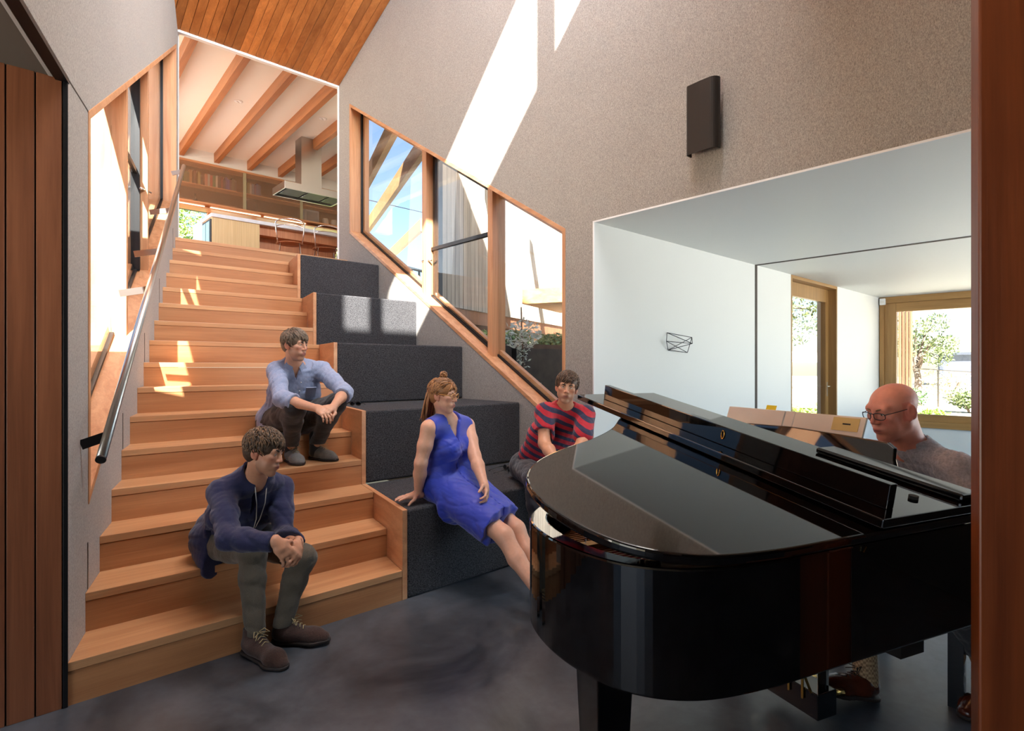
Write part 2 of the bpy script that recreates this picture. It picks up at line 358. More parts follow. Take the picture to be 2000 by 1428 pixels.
while xb > -1.2:
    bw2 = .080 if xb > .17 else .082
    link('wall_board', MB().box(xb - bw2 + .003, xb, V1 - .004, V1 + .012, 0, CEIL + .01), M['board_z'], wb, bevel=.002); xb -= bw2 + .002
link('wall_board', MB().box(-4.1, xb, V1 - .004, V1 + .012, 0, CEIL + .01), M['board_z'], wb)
struct(link('wall_back', MB().box(-4.1, 3.39, -4.2, -4.05, 0, 2.6), M['dark_paint']))
struct(link('ceiling_back', MB().box(uL(-.7), D, -4.1, -.55, CEIL, CEIL + .1), M['grey_ceiling']))
mb = MB().box(-4.2, -4.0, -4.2, -1.8, 0, 2.6).box(-4.2, -4.0, 2.2, 3.0, 0, 2.6).box(-4.2, -4.0, -1.8, 2.2, 0, .3).box(-4.2, -4.0, -1.8, 2.2, 2.4, 2.6)
struct(link('wall_low_room', mb, M['white_paint']))

# ================================================================ stairs
st = thing('staircase', (uL(V1) + .8, V1, 0), 'wide timber staircase rising to the kitchen, narrowing towards the top', 'staircase')
def nos(k): return V1 + (k - 1) * G
TT = .036
for k in range(1, 17):
    vf = nos(k); vb = nos(k + 1) + .012 if k < 16 else nos(k) + .30
    if k < 16:
        ring = [(uL(vf), vf), (uS(vf), vf), (uS(vb), vb), (uL(vb), vb)]
    else:
        ring = [(uL(vf), vf), (D - .002, vf), (D - .002, vb), (uL(vb), vb)]
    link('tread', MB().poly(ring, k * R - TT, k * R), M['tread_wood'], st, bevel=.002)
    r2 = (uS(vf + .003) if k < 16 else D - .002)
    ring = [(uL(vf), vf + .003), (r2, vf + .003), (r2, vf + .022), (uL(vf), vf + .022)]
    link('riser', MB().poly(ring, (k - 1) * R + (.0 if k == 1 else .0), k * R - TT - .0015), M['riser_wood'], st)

# carpeted tiers beside the stair, each with its timber side panel
lab = ['lowest carpeted seating tier, at floor level, where the woman in blue sits', 'second carpeted tier from the floor, behind the woman in blue',
       'third carpeted tier from the floor, right of the man in the blue shirt', 'sunlit carpeted tier with a shadow bar across its front', 'topmost dark carpeted tier just below the kitchen']
for j in range(1, 6):
    v0 = nos(3 * j - 2); v1_ = v0 + 3 * G; h0 = 3 * (j - 1) * R; h1 = 3 * j * R
    t = thing('carpeted_tier', ((uS(v0) + D) / 2, v0, h0), lab[j - 1], 'seating tier', 'carpeted tiers beside the stair')
    a = .034; e_ = .0015
    ring = [(uS(v0) + a, v0), (D - .002, v0), (D - .002, v1_ - .001), (uS(v1_) + a, v1_ - .001)]
    link('carpet_block', MB().poly(ring, h0 + e_, h1 - .001), M['carpet'], t, bevel=.014, seg=3)
    ring = [(uS(v0) + .001, v0 - .001), (uS(v0) + a - .001, v0 - .001), (uS(v1_) + a - .001, v1_ - .002), (uS(v1_) + .001, v1_ - .002)]
    link('side_panel', MB().poly(ring, h0, h1 + .001), M['side_wood'], t, bevel=.002)
# ================================================================ windows of the hall
def onLo(px, py, o):
    x = (px - 1000) / F_PX; du, dv = x * CA + SA, CA - x * SA
    return P(px, py, (UL + o * LN) / (du - SL * dv))
def rwm(v, h, d): return (D + d, v, h)
def lwm(v, h, d): return LW(v, h, -d)
def pgon(top, bot, va, vb, ins=0.0):
    """parallelogram between two heights, drawn in by ins: corners near-bottom, near-top, far-top, far-bottom"""
    a, b = va + ins, vb - ins; k = ins * 1.17
    return [(a, bot(a) + k), (a, top(a) - k), (b, top(b) - k), (b, bot(b) + k)]
def ringboards(name, mp, outer, inner, d0, dd1, mats, parent, bevel=.0015):
    for i in range(4):
        d1 = dd1[i] if isinstance(dd1, tuple) else dd1
        j = (i + 1) % 4; q = [outer[i], outer[j], inner[j], inner[i]]
        link(name, MB().prism([mp(v, h, d0) for v, h in q], [mp(v, h, d1) for v, h in q]), mats[i], parent, bevel=bevel)
def hexwindow(root, mp, top, bot, va, vb, depth, gd, posts, pd, casement, tr_h, gpost):
    Z, Y = M['frame_z'], M['frame_y']
    o = pgon(top, bot, va, vb, -.002); i_ = pgon(top, bot, va, vb, .032)
    ringboards('lining_board', mp, o, i_, -.004, depth, (Z, Y, Z, Y), root)
    i2 = pgon(top, bot, va, vb, .034); i3 = pgon(top, bot, va, vb, .052)
    ringboards('glazing_bead', mp, i2, i3, gd - .012, gd + .012, (M['black_metal'],) * 4, root)
    ringboards('outer_frame', mp, i2, pgon(top, bot, va, vb, .085), gd + .02, gd + .065, (Z, Y, Z, Y), root)
    pts = [va + .05] + [x for p in posts for x in p] + [vb - .05]
    for (p0, p1) in posts:
        q = [(p0, bot(p0) + .03), (p0, top(p0) - .04), (p1, top(p1) - .04), (p1, bot(p1) + .03)]
        link('post', MB().prism([mp(v, h, pd[0]) for v, h in q], [mp(v, h, pd[1]) for v, h in q]), Z, root, bevel=.002)
    for n_ in range(0, len(pts), 2):
        a, b = pts[n_], pts[n_ + 1]
        q = [(a, bot(a) + .045), (a, top(a) - .05), (b, top(b) - .05), (b, bot(b) + .045)]
        link('glass_pane', MB().prism([mp(v, h, gd) for v, h in q], [mp(v, h, gd + .006) for v, h in q]), M['glass'], root)
        if n_ // 2 == casement:
            qi = [(a + .035, bot(a) + .1), (a + .035, top(a) - .08), (b - .035, top(b) - .12), (b - .035, bot(b) + .06)]
            sash = link('sash', MB().prism([mp(v, h, gd + .012) for v, h in [q[0], q[1], qi[1], qi[0]]], [mp(v, h, gd + .05) for v, h in [q[0], q[1], qi[1], qi[0]]]), M['black_metal'], root)
            for e in ((1, 2), (2, 3), (3, 0)):
                qq = [q[e[0]], q[e[1]], qi[e[1]], qi[e[0]]]
                link('sash_bar', MB().prism([mp(v, h, gd + .012) for v, h in qq], [mp(v, h, gd + .05) for v, h in qq]), M['black_metal'], sash)
            qq = [(a, tr_h - .018), (b, tr_h - .018), (b, tr_h + .018), (a, tr_h + .018)]
            link('transom', MB().prism([mp(v, h, gd - .012) for v, h in qq], [mp(v, h, gd + .03) for v, h in qq]), M['black_metal'], root)
            hv = b + .02; hh = tr_h - .13
            hd = MB().tube([mp(hv - .06, hh, gd - .03), mp(hv - .02, hh, gd - .055), mp(hv + .02, hh + .005, gd - .06), mp(hv + .055, hh, pd[0] - .012)], .009, 8)
            link('handle', hd, M['chrome'], root, smooth=True)
w1 = sempty('window_1', (D, RW_V0, .8))
hexwindow(w1, rwm, rw_top, rw_bot, RW_V0, RW_V1, .26, .15, [(4.10, 4.17), (5.215, 5.30)], (.075, .24), 1, 2.62, 5.2)
for v0, v1_ in ((4.175, 4.24), (5.10, 5.205)):     # dark stiles next to the posts
    q = [(v0, rw_bot(v0) + .04), (v0, rw_top(v0) - .05), (v1_, rw_top(v1_) - .05), (v1_, rw_bot(v1_) + .04)]
    q2 = [(v0, rw_bot(v0) + .04), (v0, rw_top(v0) - .05), (v0 + .03, rw_top(v0 + .03) - .05), (v0 + .03, rw_bot(v0 + .03) + .04)]
    link('stile', MB().prism([rwm(v, h, .16) for v, h in q2], [rwm(v, h, .21) for v, h in q2]), M['black_metal'] if v0 > 5 else M['frame_z'], w1)
w2 = sempty('window_2', LW(LV0, .72))
hexwindow(w2, lwm, lw_top, lw_bot, LV0, LV1, (.58, .22, .5, .40), .13, [(4.40, 4.45), (5.34, 5.39)], (.05, .54), 1, 2.88, 5.3)
q = [(5.30, lw_bot(5.3) + .05), (5.30, lw_top(5.3) - .05), (5.335, lw_top(5.335) - .05), (5.335, lw_bot(5.335) + .05)]
link('stile', MB().prism([lwm(v, h, .10) for v, h in q], [lwm(v, h, .16) for v, h in q]), M['black_metal'], w2)

# handrail on the left wall
ha, hb = onLo(197, 897, .10), onLo(359, 324, .10)
hr = thing('handrail', LW(2.9, 0, .1), 'brushed steel tube handrail on the left wall of the stair', 'handrail')
dd = (hb - ha).normalized()
link('rail', MB().tube([ha + dd * .002, hb], .0185, 20), M['steel'], hr, smooth=True)
link('end_cap', MB().tube([ha - dd * .006, ha + dd * .003], .019, 20), M['black_metal'], hr)
for t in (.04, .36, .50, .70, .97):
    c = ha + (hb - ha) * t; vv = c.y; pw = Vector(LW(c.y + .03, c.z - .055, 0.002 if t in (.04, .97) else -.06))
    br = link('bracket', MB().bar(pw, c - Vector((0, 0, .0195)), .008, .042), M['black_metal'] if t < .3 else M['steel'], hr)

# edge bead and sliding-door track of the living room opening
struct(link('trim_6', MB().box(D - .005, D + .004, OV - .006, OV + .006, 0, CEIL), M['trim_white']))
struct(link('trim_7', MB().box(D - .005, D + .004, -.6, OV + .006, CEIL - .006, CEIL + .006), M['trim_white']))
# ================================================================ kitchen at the top of the stair
KV = 11.5; KC = 5.28
kw = MB().box(.2, 5.8, KV + .30, KV + .5, FK, FK + .93).box(.2, 5.8, KV + .30, KV + .5, 4.45, 5.5)
struct(link('wall_kitchen', kw, M['white_paint']))
struct(link('wall_kitchen_bulkhead', MB().box(.2, 5.6, KV - .002, KV + .3, 5.075, 5.5), M['white_paint']))
struct(link('wall_kitchen_side', MB().poly([(D + TW, VE + .02), (D + TW + .08, VE + .02), (5.83, 12.0), (5.73, 12.0)], 2.3, 5.6), M['white_paint']))
struct(link('wall_kitchen_left', MB().box(.2, .4, VE + .3, 12, FK, 3.1).box(.2, .4, VE + .3, 12, 5.1, 5.6), M['white_paint']))
kc = struct(link('ceiling_kitchen', MB().poly([(.2, VE + .05), (D + TW + .04, VE + .05), (5.8, 12), (.2, 12)], KC, KC + .3), M['white_paint']))
for n_ in range(8):
    u0 = 1.10 + .582 * n_; v0 = max(VE + .05, VE + .35 + (u0 + .07 - D - TW) / .434) if u0 > 3.5 else VE + .05
    ue = u0 + .17; us = u0 + .17 * (v0 - VE) / (KV - VE)
    if ue < 5.3: link('beam', MB().bar(Vector((us, v0, KC - .085)), Vector((ue, KV - .003, KC - .085)), .085, .172), M['beam_wood'], kc, bevel=.003)
# strip window below the shelves
w4 = sempty('window_4', (4, KV + .34, FK + .93))
link('frame', MB().box(.4, 5.62, KV + .3, KV + .42, FK + .93, FK + .97), M['black_metal'], w4)
link('frame', MB().box(.4, 5.62, KV + .3, KV + .42, FK + 1.53, FK + 1.60), M['black_metal'], w4)
for u0 in (1.3, 2.32, 2.98, 3.80, 4.7): link('mullion', MB().box(u0 - .03, u0 + .03, KV + .3, KV + .4, FK + .97, FK + 1.56), M['frame_z'], w4)
link('glass_pane', MB().box(.4, 5.62, KV + .36, KV + .366, FK + .96, FK + 1.55), M['glass'], w4)
# long wall shelf unit
ss = thing('wall_shelf', (4, KV, 4.28), 'long timber wall shelf with frosted sliding doors above the kitchen window', 'shelf')
SX0, SX1, ST, SB = 1.2, 5.58, 5.075, 4.34
flat('shelf_back', (220, 176, 140), .6)
link('back_panel', MB().box(SX0, SX1, KV + .30, KV + .315, SB, ST), M['shelf_back'], ss)
link('top_board', MB().box(SX0, SX1, KV - .01, KV + .30, ST - .03, ST), M['frame_x'], ss, bevel=.002)
link('bottom_board', MB().box(SX0, SX1, KV - .03, KV + .30, SB - .03, SB), M['frame_x'], ss, bevel=.002)
link('middle_board', MB().box(SX0, SX1, KV + .06, KV + .30, 4.66, 4.68), M['frame_x'], ss)
link('lower_rail', MB().box(SX0, SX1, KV + .02, KV + .30, SB - .10, SB - .075), M['frame_x'], ss)
lm, ln, lb = newmat('strip_lamp'); lb.inputs['Emission Color'].default_value = (1, .82, .5, 1); lb.inputs['Emission Strength'].default_value = 3.0
for u0, u1 in ((1.4, 2.85), (2.95, 3.85), (3.92, 4.75)): link('strip_light', MB().box(u0, u1, KV + .12, KV + .16, SB - .045, SB - .031), M['strip_lamp'], ss)
pane('frosted', (.97, .95, .93), .3, .22, (206, 166, 134))
for u0 in (1.25, 3.52, 4.62): link('stile', MB().box(u0 - .028, u0 + .028, KV + .012, KV + .028, SB, ST - .03), flat('stile_paint%d' % int(u0 * 100), (168, 160, 128), .5), ss)
for u0, u1 in ((1.28, 3.49), (3.55, 4.59), (4.65, 5.56)): link('frosted_door', MB().box(u0, u1, KV + .018, KV + .022, SB + .001, ST - .031), M['frosted'], ss)
# books and bits behind the frosted doors
cols = [(70, 100, 62), (50, 86, 50), (150, 110, 60), (92, 66, 48), (160, 150, 90), (60, 48, 40), (190, 120, 100), (178, 178, 170), (170, 60, 50), (70, 110, 70), (214, 206, 190), (40, 40, 50), (120, 56, 56), (36, 40, 70), (50, 58, 130), (60, 72, 150), (66, 50, 70), (70, 84, 70), (40, 36, 40)]
cn = ['green', 'dark green', 'tan', 'brown', 'olive', 'dark brown', 'salmon', 'grey', 'red', 'mid green', 'cream', 'black', 'maroon', 'navy', 'blue', 'bright blue', 'plum', 'grey green', 'charcoal']
def book(x, z, w_, h_, col, label, grp):
    d_ = random.uniform(.14, .19); b = thing('book', (x + w_ / 2, KV + .15, z), label, 'book', grp)
    mt = flat('book_cover_%d_%d' % (int(x * 1000), col[0]), col, .6)
    cv = MB().box(x, x + .003, KV + .08, KV + .08 + d_, z, z + h_).box(x + w_ - .003, x + w_, KV + .08, KV + .08 + d_, z, z + h_).box(x + .003, x + w_ - .003, KV + .08, KV + .083, z, z + h_)
    link('cover', cv, mt, b); link('pages', MB().box(x + .0032, x + w_ - .0032, KV + .084, KV + .078 + d_, z + .004, z + h_ - .004), M['white_paint'], b)
x = 2.50; first = True; kk = 0; ords = ['first', 'second', 'third', 'fourth', 'fifth', 'sixth', 'seventh', 'eighth', 'ninth', 'tenth', 'eleventh', 'twelfth', 'thirteenth', 'fourteenth', 'fifteenth', 'sixteenth', 'seventeenth', 'eighteenth', 'nineteenth']
while x < 3.42 and kk < 19:
    w_ = random.uniform(.032, .052); h_ = random.uniform(.17, .25)
    book(x, 4.6805, w_, h_, cols[kk], '%s spined book, %s from the left in the long upper row behind frosted door' % (cn[kk], ords[kk]), 'books behind the left frosted door')
    x += w_ + (.001 if kk not in (2, 3, 5) else .03); kk += 1
x = 3.58
for q_, (c_, nm) in enumerate([((120, 130, 80), 'olive'), ((190, 190, 180), 'off white'), ((110, 130, 160), 'pale blue'), ((100, 80, 120), 'violet'), ((56, 84, 140), 'blue'), ((50, 70, 120), 'dark blue')]):
    w_ = random.uniform(.035, .05); book(x, 4.6805, w_, random.uniform(.18, .23), c_, '%s book, %s of the short row behind the middle frosted door' % (nm, ords[q_]), 'books behind the middle frosted door'); x += w_ + .002
def lathe_thing(name, c, prof, mat, label, cat, grp=None):
    t = link(name, MB().lathe(c, prof, 18), mat, smooth=True, org=c); return tag(t, label, cat, grp)
flat('bottle_grey', (110, 100, 84), .3); flat('plate_dark', (60, 62, 66), .4); flat('jar_white', (226, 224, 216), .4); flat('box_blue', (170, 190, 206), .5); flat('box_mark', (110, 130, 150), .6)
lathe_thing('bottle', (2.70, KV + .15, SB + .001), [(.035, 0), (.038, .01), (.038, .07), (.03, .085), (.012, .11), (.011, .16), (.014, .165), (.014, .175)], M['bottle_grey'], 'slim dark bottle on the lower shelf behind frosted door', 'bottle')
pl = MB(); nn = 24
pl.prism([(3.68 + .13 * math.cos(2 * math.pi * i / nn), KV + .17, SB + .131 + .13 * math.sin(2 * math.pi * i / nn)) for i in range(nn)], [(3.68 + .13 * math.cos(2 * math.pi * i / nn), KV + .185, SB + .131 + .13 * math.sin(2 * math.pi * i / nn)) for i in range(nn)])
tag(link('plate', pl, M['plate_dark'], org=(3.68, KV + .17, SB)), 'round dark plate standing on edge on the lower kitchen shelf', 'plate')
bx = thing('storage_box', (4.87, KV + .15, SB), 'square pale blue box on the lower shelf below the range hood', 'box')
link('body', MB().box(4.72, 5.02, KV + .08, KV + .22, SB + .001, SB + .26), M['box_blue'], bx, bevel=.006); link('picture', MB().box(4.75, 4.99, KV + .078, KV + .08, SB + .04, SB + .22), M['box_mark'], bx)
for u0, lb_ in ((5.19, 'white storage jar standing right of the pale blue box'), (5.38, 'white storage jar at the right end of the kitchen shelf')):
    j = lathe_thing('jar', (u0, KV + .15, SB + .001), [(.06, 0), (.066, .01), (.068, .1), (.06, .14), (.045, .15), (.0, .152)], M['jar_white'], lb_, 'jar', 'white jars on the shelf')
# island
flat('marble', (214, 216, 222), .25, noise=.08, nscale=9)
wood('veneer_z', (196, 164, 112), (220, 192, 142), 2, .45, .05, 60, .8)
wood('veneer_red', (176, 110, 72), (204, 140, 98), 2, .45, .05, 50, .8)
flat('fridge_front', (196, 200, 202), .35)
il = thing('kitchen_island', (4, 9.9, FK), 'long kitchen island with white stone top and timber veneer front', 'kitchen island')
IX0, IX1, IY0, IY1, IT = 2.375, 4.50, 9.33, 10.42, FK + .92
link('worktop', MB().box(IX0, IX1, IY0, IY1, IT - .055, IT), M['marble'], il, bevel=.004)
link('end_cabinet', MB().box(IX0 + .02, 3.08, IY0 + .02, IY1 - .02, FK, IT - .056), M['veneer_z'], il)
link('recessed_panel', MB().box(3.081, IX1 - .02, IY0 + .30, IY1 - .02, FK, IT - .056), M['veneer_red'], il)
link('apron', MB().box(3.081, IX1 - .02, IY0 + .10, IY0 + .30, IT - .20, IT - .056), M['veneer_red'], il)
wc = link('wine_cooler', MB().box(IX0 + .0, IX0 + .02, IY0 + .05, IY0 + .50, FK + .03, IT - .08), M['black_metal'], il)
link('cooler_glass', MB().box(IX0 - .006, IX0, IY0 + .09, IY0 + .27, FK + .1, IT - .11), flat('cooler_glass', (150, 190, 196), .1, 0.0), wc)
link('cooler_glass', MB().box(IX0 - .006, IX0, IY0 + .30, IY0 + .47, FK + .1, IT - .11), M['cooler_glass'], wc)
link('side_door', MB().box(IX0 + .002, IX0 + .02, IY0 + .51, IY1 - .02, FK + .03, IT - .06), M['fridge_front'], il)
# range hood
flat('filter_dark', (52, 48, 46), .5, .6)
hd = thing('range_hood', (4.2, 9.78, 4.3), 'stainless steel island range hood with square flue', 'range hood')
HX0, HX1, HY0, HY1 = 3.53, 4.60, 9.50, 10.07
hb_ = MB().box(HX0, HX1, HY0, HY0 + .02, 4.30, 4.42).box(HX0, HX1, HY1 - .02, HY1, 4.30, 4.42).box(HX0, HX0 + .02, HY0 + .02, HY1 - .02, 4.30, 4.42).box(HX1 - .02, HX1, HY0 + .02, HY1 - .02, 4.30, 4.42).box(HX0 + .02, HX1 - .02, HY0 + .02, HY1 - .02, 4.40, 4.42)
link('canopy', hb_, M['steel'], hd, bevel=.002)
for q_ in range(3):
    f_ = link('grease_filter', MB().box(HX0 + .06 + .37 * q_, HX0 + .40 + .37 * q_, HY0 + .07, HY1 - .12, 4.315, 4.33), M['filter_dark'], hd); link('filter_handle', MB().box(HX0 + .055 + .37 * q_, HX0 + .063 + .37 * q_, HY0 + .2, HY0 + .35, 4.308, 4.315), M['chrome'], f_)
link('flue', MB().box(3.86, 4.22, 9.63, 9.90, 4.42, KC), M['steel'], hd, bevel=.002)
# chairs at the island: chromed wire, hoop back, timber seat
wood('chair_seat', (120, 66, 34), (166, 98, 56), 0, .4, .1)
def chair(label):
    t = thing('bistro_chair', (0, 0, 0), label, 'chair', 'chairs at the kitchen island')
    se = MB().lathe((0, 0, 0), [(0.0, .452), (.17, .455), (.195, .462), (.198, .47), (.19, .476), (.0, .474)], 28); link('seat', se, M['chair_seat'], t, smooth=True)
    for a, b in (((-.14, -.13), (-.20, -.19)), ((.14, -.13), (.20, -.19)), ((-.13, .14), (-.18, .22)), ((.13, .14), (.18, .22))):
        link('leg', MB().tube([(a[0], a[1], .455), (b[0], b[1], 0)], .009, 8), M['chrome'], t, smooth=True)
    n = 16; hp = [(-.17, .12, .45), (-.19, .19, .60)] + [(-.20 * math.cos(math.pi * i / n), .21 + .02 * math.sin(math.pi * i / n), .72 + .075 * math.sin(math.pi * i / n)) for i in range(n + 1)] + [(.19, .19, .60), (.17, .12, .45)]
    link('back_hoop', MB().tube(hp, .009, 8), M['chrome'], t, smooth=True)
    link('back_rail', MB().tube([(-.195 * math.cos(math.pi * i / n), .205, .66 + .05 * math.sin(math.pi * i / n)) for i in range(n + 1)], .006, 6), M['chrome'], t, smooth=True)
    return t
c1 = chair('left of the two chrome wire chairs at the kitchen island'); c1.location = (3.28, 8.62, FK); c1.rotation_euler = (0, 0, math.radians(160)); 
c2 = copy_tree(c1, (3.86, 8.66, FK), math.radians(165)); c2['label'] = 'right of the two chrome wire chairs, under the range hood'
# recessed lamps in the kitchen ceiling
for px, py, lb_ in ((466, 198, 'small round recessed ceiling lamp left of the kitchen beam'), (631, 232, 'small round recessed ceiling lamp behind the hood flue')):
    c = onH(px, py, KC); dl = thing('recessed_lamp', c, lb_, 'ceiling lamp', 'recessed kitchen lamps')
    link('bezel', MB().lathe(c, [(.03, -.006), (.055, -.008), (.06, -.002), (.06, 0)], 20), M['trim_white'], dl, smooth=True); link('lens', MB().lathe(c, [(0, -.004), (.03, -.004), (.03, -.001)], 16), M['bronze_metal'], dl)
# ================================================================ living room beyond the opening
LU = 10.506
DL0, DL1 = 7.07, 8.625
mb = MB().box(D + TW, DL0, OV, OV + .26, 0, 2.6).box(DL1, LU + .25, OV, OV + .26, 0, 2.6).box(DL0, DL1, OV, OV + .26, CEIL, 2.6)
mb.box(D + .005, D + TW, OV - .003, OV, 0, CEIL)
struct(link('wall_living_left', mb, M['living_paint']))
struct(link('ceiling_living', MB().box(D + TW, LU + .3, -2.6, OV, CEIL, CEIL + .2).box(D + .005, D + TW, -.6, OV - .003, CEIL - .003, CEIL), M['living_paint']))
struct(link('wall_living_end', MB().box(LU, LU + .25, -2.7, OV, 0, .40).box(LU, LU + .25, -2.7, -1.6, .40, 2.6), M['living_paint']))
struct(link('wall_living_near', MB().box(D, LU + .2, -2.8, -2.6, 0, .25).box(D, LU + .2, -2.8, -2.6, 2.35, 2.6).box(D, 4.2, -2.8, -2.6, .25, 2.35).box(9.8, LU + .2, -2.8, -2.6, .25, 2.35), M['living_paint']))
struct(link('wall_side_back', MB().box(D, D + .2, -4.1, -.6, 0, 2.6), M['dark_paint']))
# shadow-gap track of the sliding wall panel
struct(link('trim_8', MB().box(6.115, 6.165, OV - .004, OV + .002, 0, CEIL), M['dark_paint']))
struct(link('trim_9', MB().box(6.115, 6.165, -2.6, OV - .004, CEIL - .004, CEIL + .002), M['dark_paint']))
# glazed door in the left wall
OZ, OX, OY = M['oak_yellow_z'], M['oak_yellow_x'], M['oak_yellow_y']
d1 = sempty('door_1', (DL0, OV, 0))
link('jamb', MB().box(DL0 + .0, DL0 + .035, OV - .004, OV + .2, 0, CEIL - .001), OZ, d1, bevel=.003)
link('jamb', MB().box(DL1 - .035, DL1, OV - .004, OV + .2, 0, CEIL - .001), OZ, d1, bevel=.003)
link('head', MB().box(DL0 + .035, DL1 - .035, OV - .004, OV + .2, CEIL - .04, CEIL - .001), OX, d1, bevel=.003)
lf = link('door_leaf', MB().box(DL0 + .037, DL0 + .10, OV + .10, OV + .15, .01, CEIL - .045).box(DL1 - .14, DL1 - .037, OV + .10, OV + .15, .01, CEIL - .045).box(DL0 + .10, DL1 - .14, OV + .10, OV + .15, CEIL - .22, CEIL - .045).box(DL0 + .10, DL1 - .14, OV + .10, OV + .15, .01, .2), OZ, d1)
link('glass_pane', MB().box(DL0 + .095, DL1 - .135, OV + .122, OV + .128, .19, CEIL - .21), M['glass'], lf)
link('handle_plate', MB().box(DL1 - .10, DL1 - .075, OV + .092, OV + .10, .92, 1.12), M['steel'], lf, bevel=.002); link('handle', MB().tube([(DL1 - .087, OV + .092, 1.06), (DL1 - .087, OV + .06, 1.06), (DL1 - .19, OV + .055, 1.06)], .008, 8), M['steel'], lf, smooth=True)
# big window in the end wall
w3 = sempty('window_3', (LU, OV, .4))
WB, WT = .40, CEIL - .001; WV0, WV1 = -1.6, OV - .01
link('sill', MB().box(LU - .03, LU + .22, WV0, WV1, WB, WB + .09), OY, w3, bevel=.004)
link('head', MB().box(LU - .01, LU + .22, WV0, WV1, WT - .10, WT), OY, w3, bevel=.003)
link('jamb', MB().box(LU - .01, LU + .22, WV1 - .06, WV1, WB + .09, WT - .10), OZ, w3, bevel=.003)
link('jamb', MB().box(LU - .01, LU + .22, WV0, WV0 + .06, WB + .09, WT - .10), OZ, w3, bevel=.003)
link('sash_stile', MB().box(LU + .03, LU + .12, WV1 - .22, WV1 - .06, WB + .09, WT - .10), OZ, w3, bevel=.003)
link('sash_rail', MB().box(LU + .03, LU + .12, WV0, WV1 - .22, WT - .24, WT - .10), OY, w3, bevel=.003)
link('sash_rail', MB().box(LU + .03, LU + .12, WV0, WV1 - .22, WB + .09, WB + .2), OY, w3, bevel=.003)
link('glass_pane', MB().box(LU + .07, LU + .076, WV0, WV1 - .2, WB + .18, WT - .22), M['glass'], w3)
# sensor in the corner, wire wall piece, wall lamp
sn = thing('motion_sensor', (LU - .02, OV - .06, CEIL - .12), 'small white motion sensor in the corner above the big window', 'sensor')
link('housing', MB().box(LU - .05, LU - .011, OV - .10, OV - .02, CEIL - .125, CEIL - .02), M['trim_white'], sn, bevel=.008); link('lens', MB().box(LU - .054, LU - .05, OV - .088, OV - .032, CEIL - .10, CEIL - .06), M['white_paint'], sn)
sc = thing('wire_sculpture', onV(1312, 672, OV), 'small angular black wire sculpture on the pale living room wall', 'sculpture')
pts = {k: onV(*p, OV) for k, p in dict(a=(1302, 650), b=(1332, 660), c=(1331, 689), d=(1304, 684), e=(1292, 667), f=(1325, 672)).items()}
off = dict(a=.004, b=.10, c=.06, d=.004, e=.05, f=.14)
for k in pts: pts[k] = pts[k] + Vector((0, -off[k], 0))
for q in ('ab', 'bc', 'cd', 'de', 'ea', 'af', 'ef', 'df', 'bf', 'ec', 'bd'): link('wire', MB().tube([pts[q[0]], pts[q[1]]], .0030, 6), M['black_metal'], sc)
# ================================================================ outside
flat('sand', (206, 196, 176), .95, noise=.25, nscale=1.2, bump=.3)
flat('soil', (108, 96, 80), .95, noise=.5, nscale=5, bump=.8)
flat('retaining', (64, 56, 48), .85, noise=.3, nscale=8)
struct(link('ground_garden', MB().poly([(LU + .25, -30), (90, -30), (90, 70), (LU + .25, 70)], -.4, -.05), M['sand']))
struct(link('ground_terrace', MB().poly([(D + TW, OV + .26), (LU + .25, OV + .26), (LU + .25, 4.0), (7.0, 4.0), (D + TW, 3.6)], -.3, -.06), M['sand']))
struct(link('ground_bank', MB().add([(D + TW, 3.1, .62), (7.2, 3.1, .62), (11, 8, .95), (11, 60, 1.2), (-30, 60, 1.2), (-30, 8.2, 1.0), (D + TW, 8, 1.0)], [(0, 1, 2, 6), (6, 2, 3, 4, 5)]), M['soil']))
struct(link('ground_front', MB().box(-60, 90, -60, -4.3, -.4, -.1), M['sand']))
struct(link('ground_left', MB().box(-60, -4.3, -4.3, 60, -.4, -.1), M['sand']))
# opposite wing, raised on posts
a0 = Vector((5.02, 7.50)); a1 = Vector((12.4, 10.48)); dw = (a1 - a0).normalized(); nw = Vector((dw.y, -dw.x))
wg = thing('opposite_wing', (7, 8.4, 2.35), 'raised house wing clad in pale vertical boards across the courtyard', 'building')
def wp(s, o, h): p = a0 + dw * s + nw * o; return (p.x, p.y, h)
def wbox(s0, s1, o0, o1, h0, h1): return MB().prism([wp(s0, o0, h0), wp(s1, o0, h0), wp(s1, o1, h0), wp(s0, o1, h0)], [wp(s0, o0, h1), wp(s1, o0, h1), wp(s1, o1, h1), wp(s0, o1, h1)])
link('core', MB().poly([wp(.02, -.03, 0)[:2], wp(7.9, -.03, 0)[:2], wp(7.9, -3, 0)[:2], (7.6, 10.6)], 2.40, 6.6), M['dark_paint'], wg)
link('soffit', MB().poly([wp(-.0, -.04, 0)[:2], wp(8, -.04, 0)[:2], wp(8, -3.1, 0)[:2], (7.65, 10.7)], 2.10, 2.395), M['ext_red'], wg)
s_ = 0.0; k = 0
while s_ < 7.9:
    bw_ = .135; link('cladding_board', wbox(s_ + .004, s_ + bw_ - .004, -.03, random.uniform(-.002, .004), 2.34, 6.6), M['ext_board'], wg, bevel=.004, seg=1); s_ += bw_
for s1 in (1.6, 4.3, 7.0): link('post', wbox(s1, s1 + .12, -.8, -.68, .7, 2.10), M['ext_beam'], wg)
for q in (1.35, 2.7):
    o_ = Vector((.944, -.33, 0)) * q; a_ = Vector((3.95, 4.47, 4.95)) + o_; link('eave_rafter', MB().bar(a_, a_ + Vector((.33, .944, 0)) * (3.4 + .5 * q), .09, .30), M['ext_beam'], wg)
link('cross_rail', wbox(0, 8, -1.5, -1.42, 1.78, 1.85), M['ext_beam'], wg)
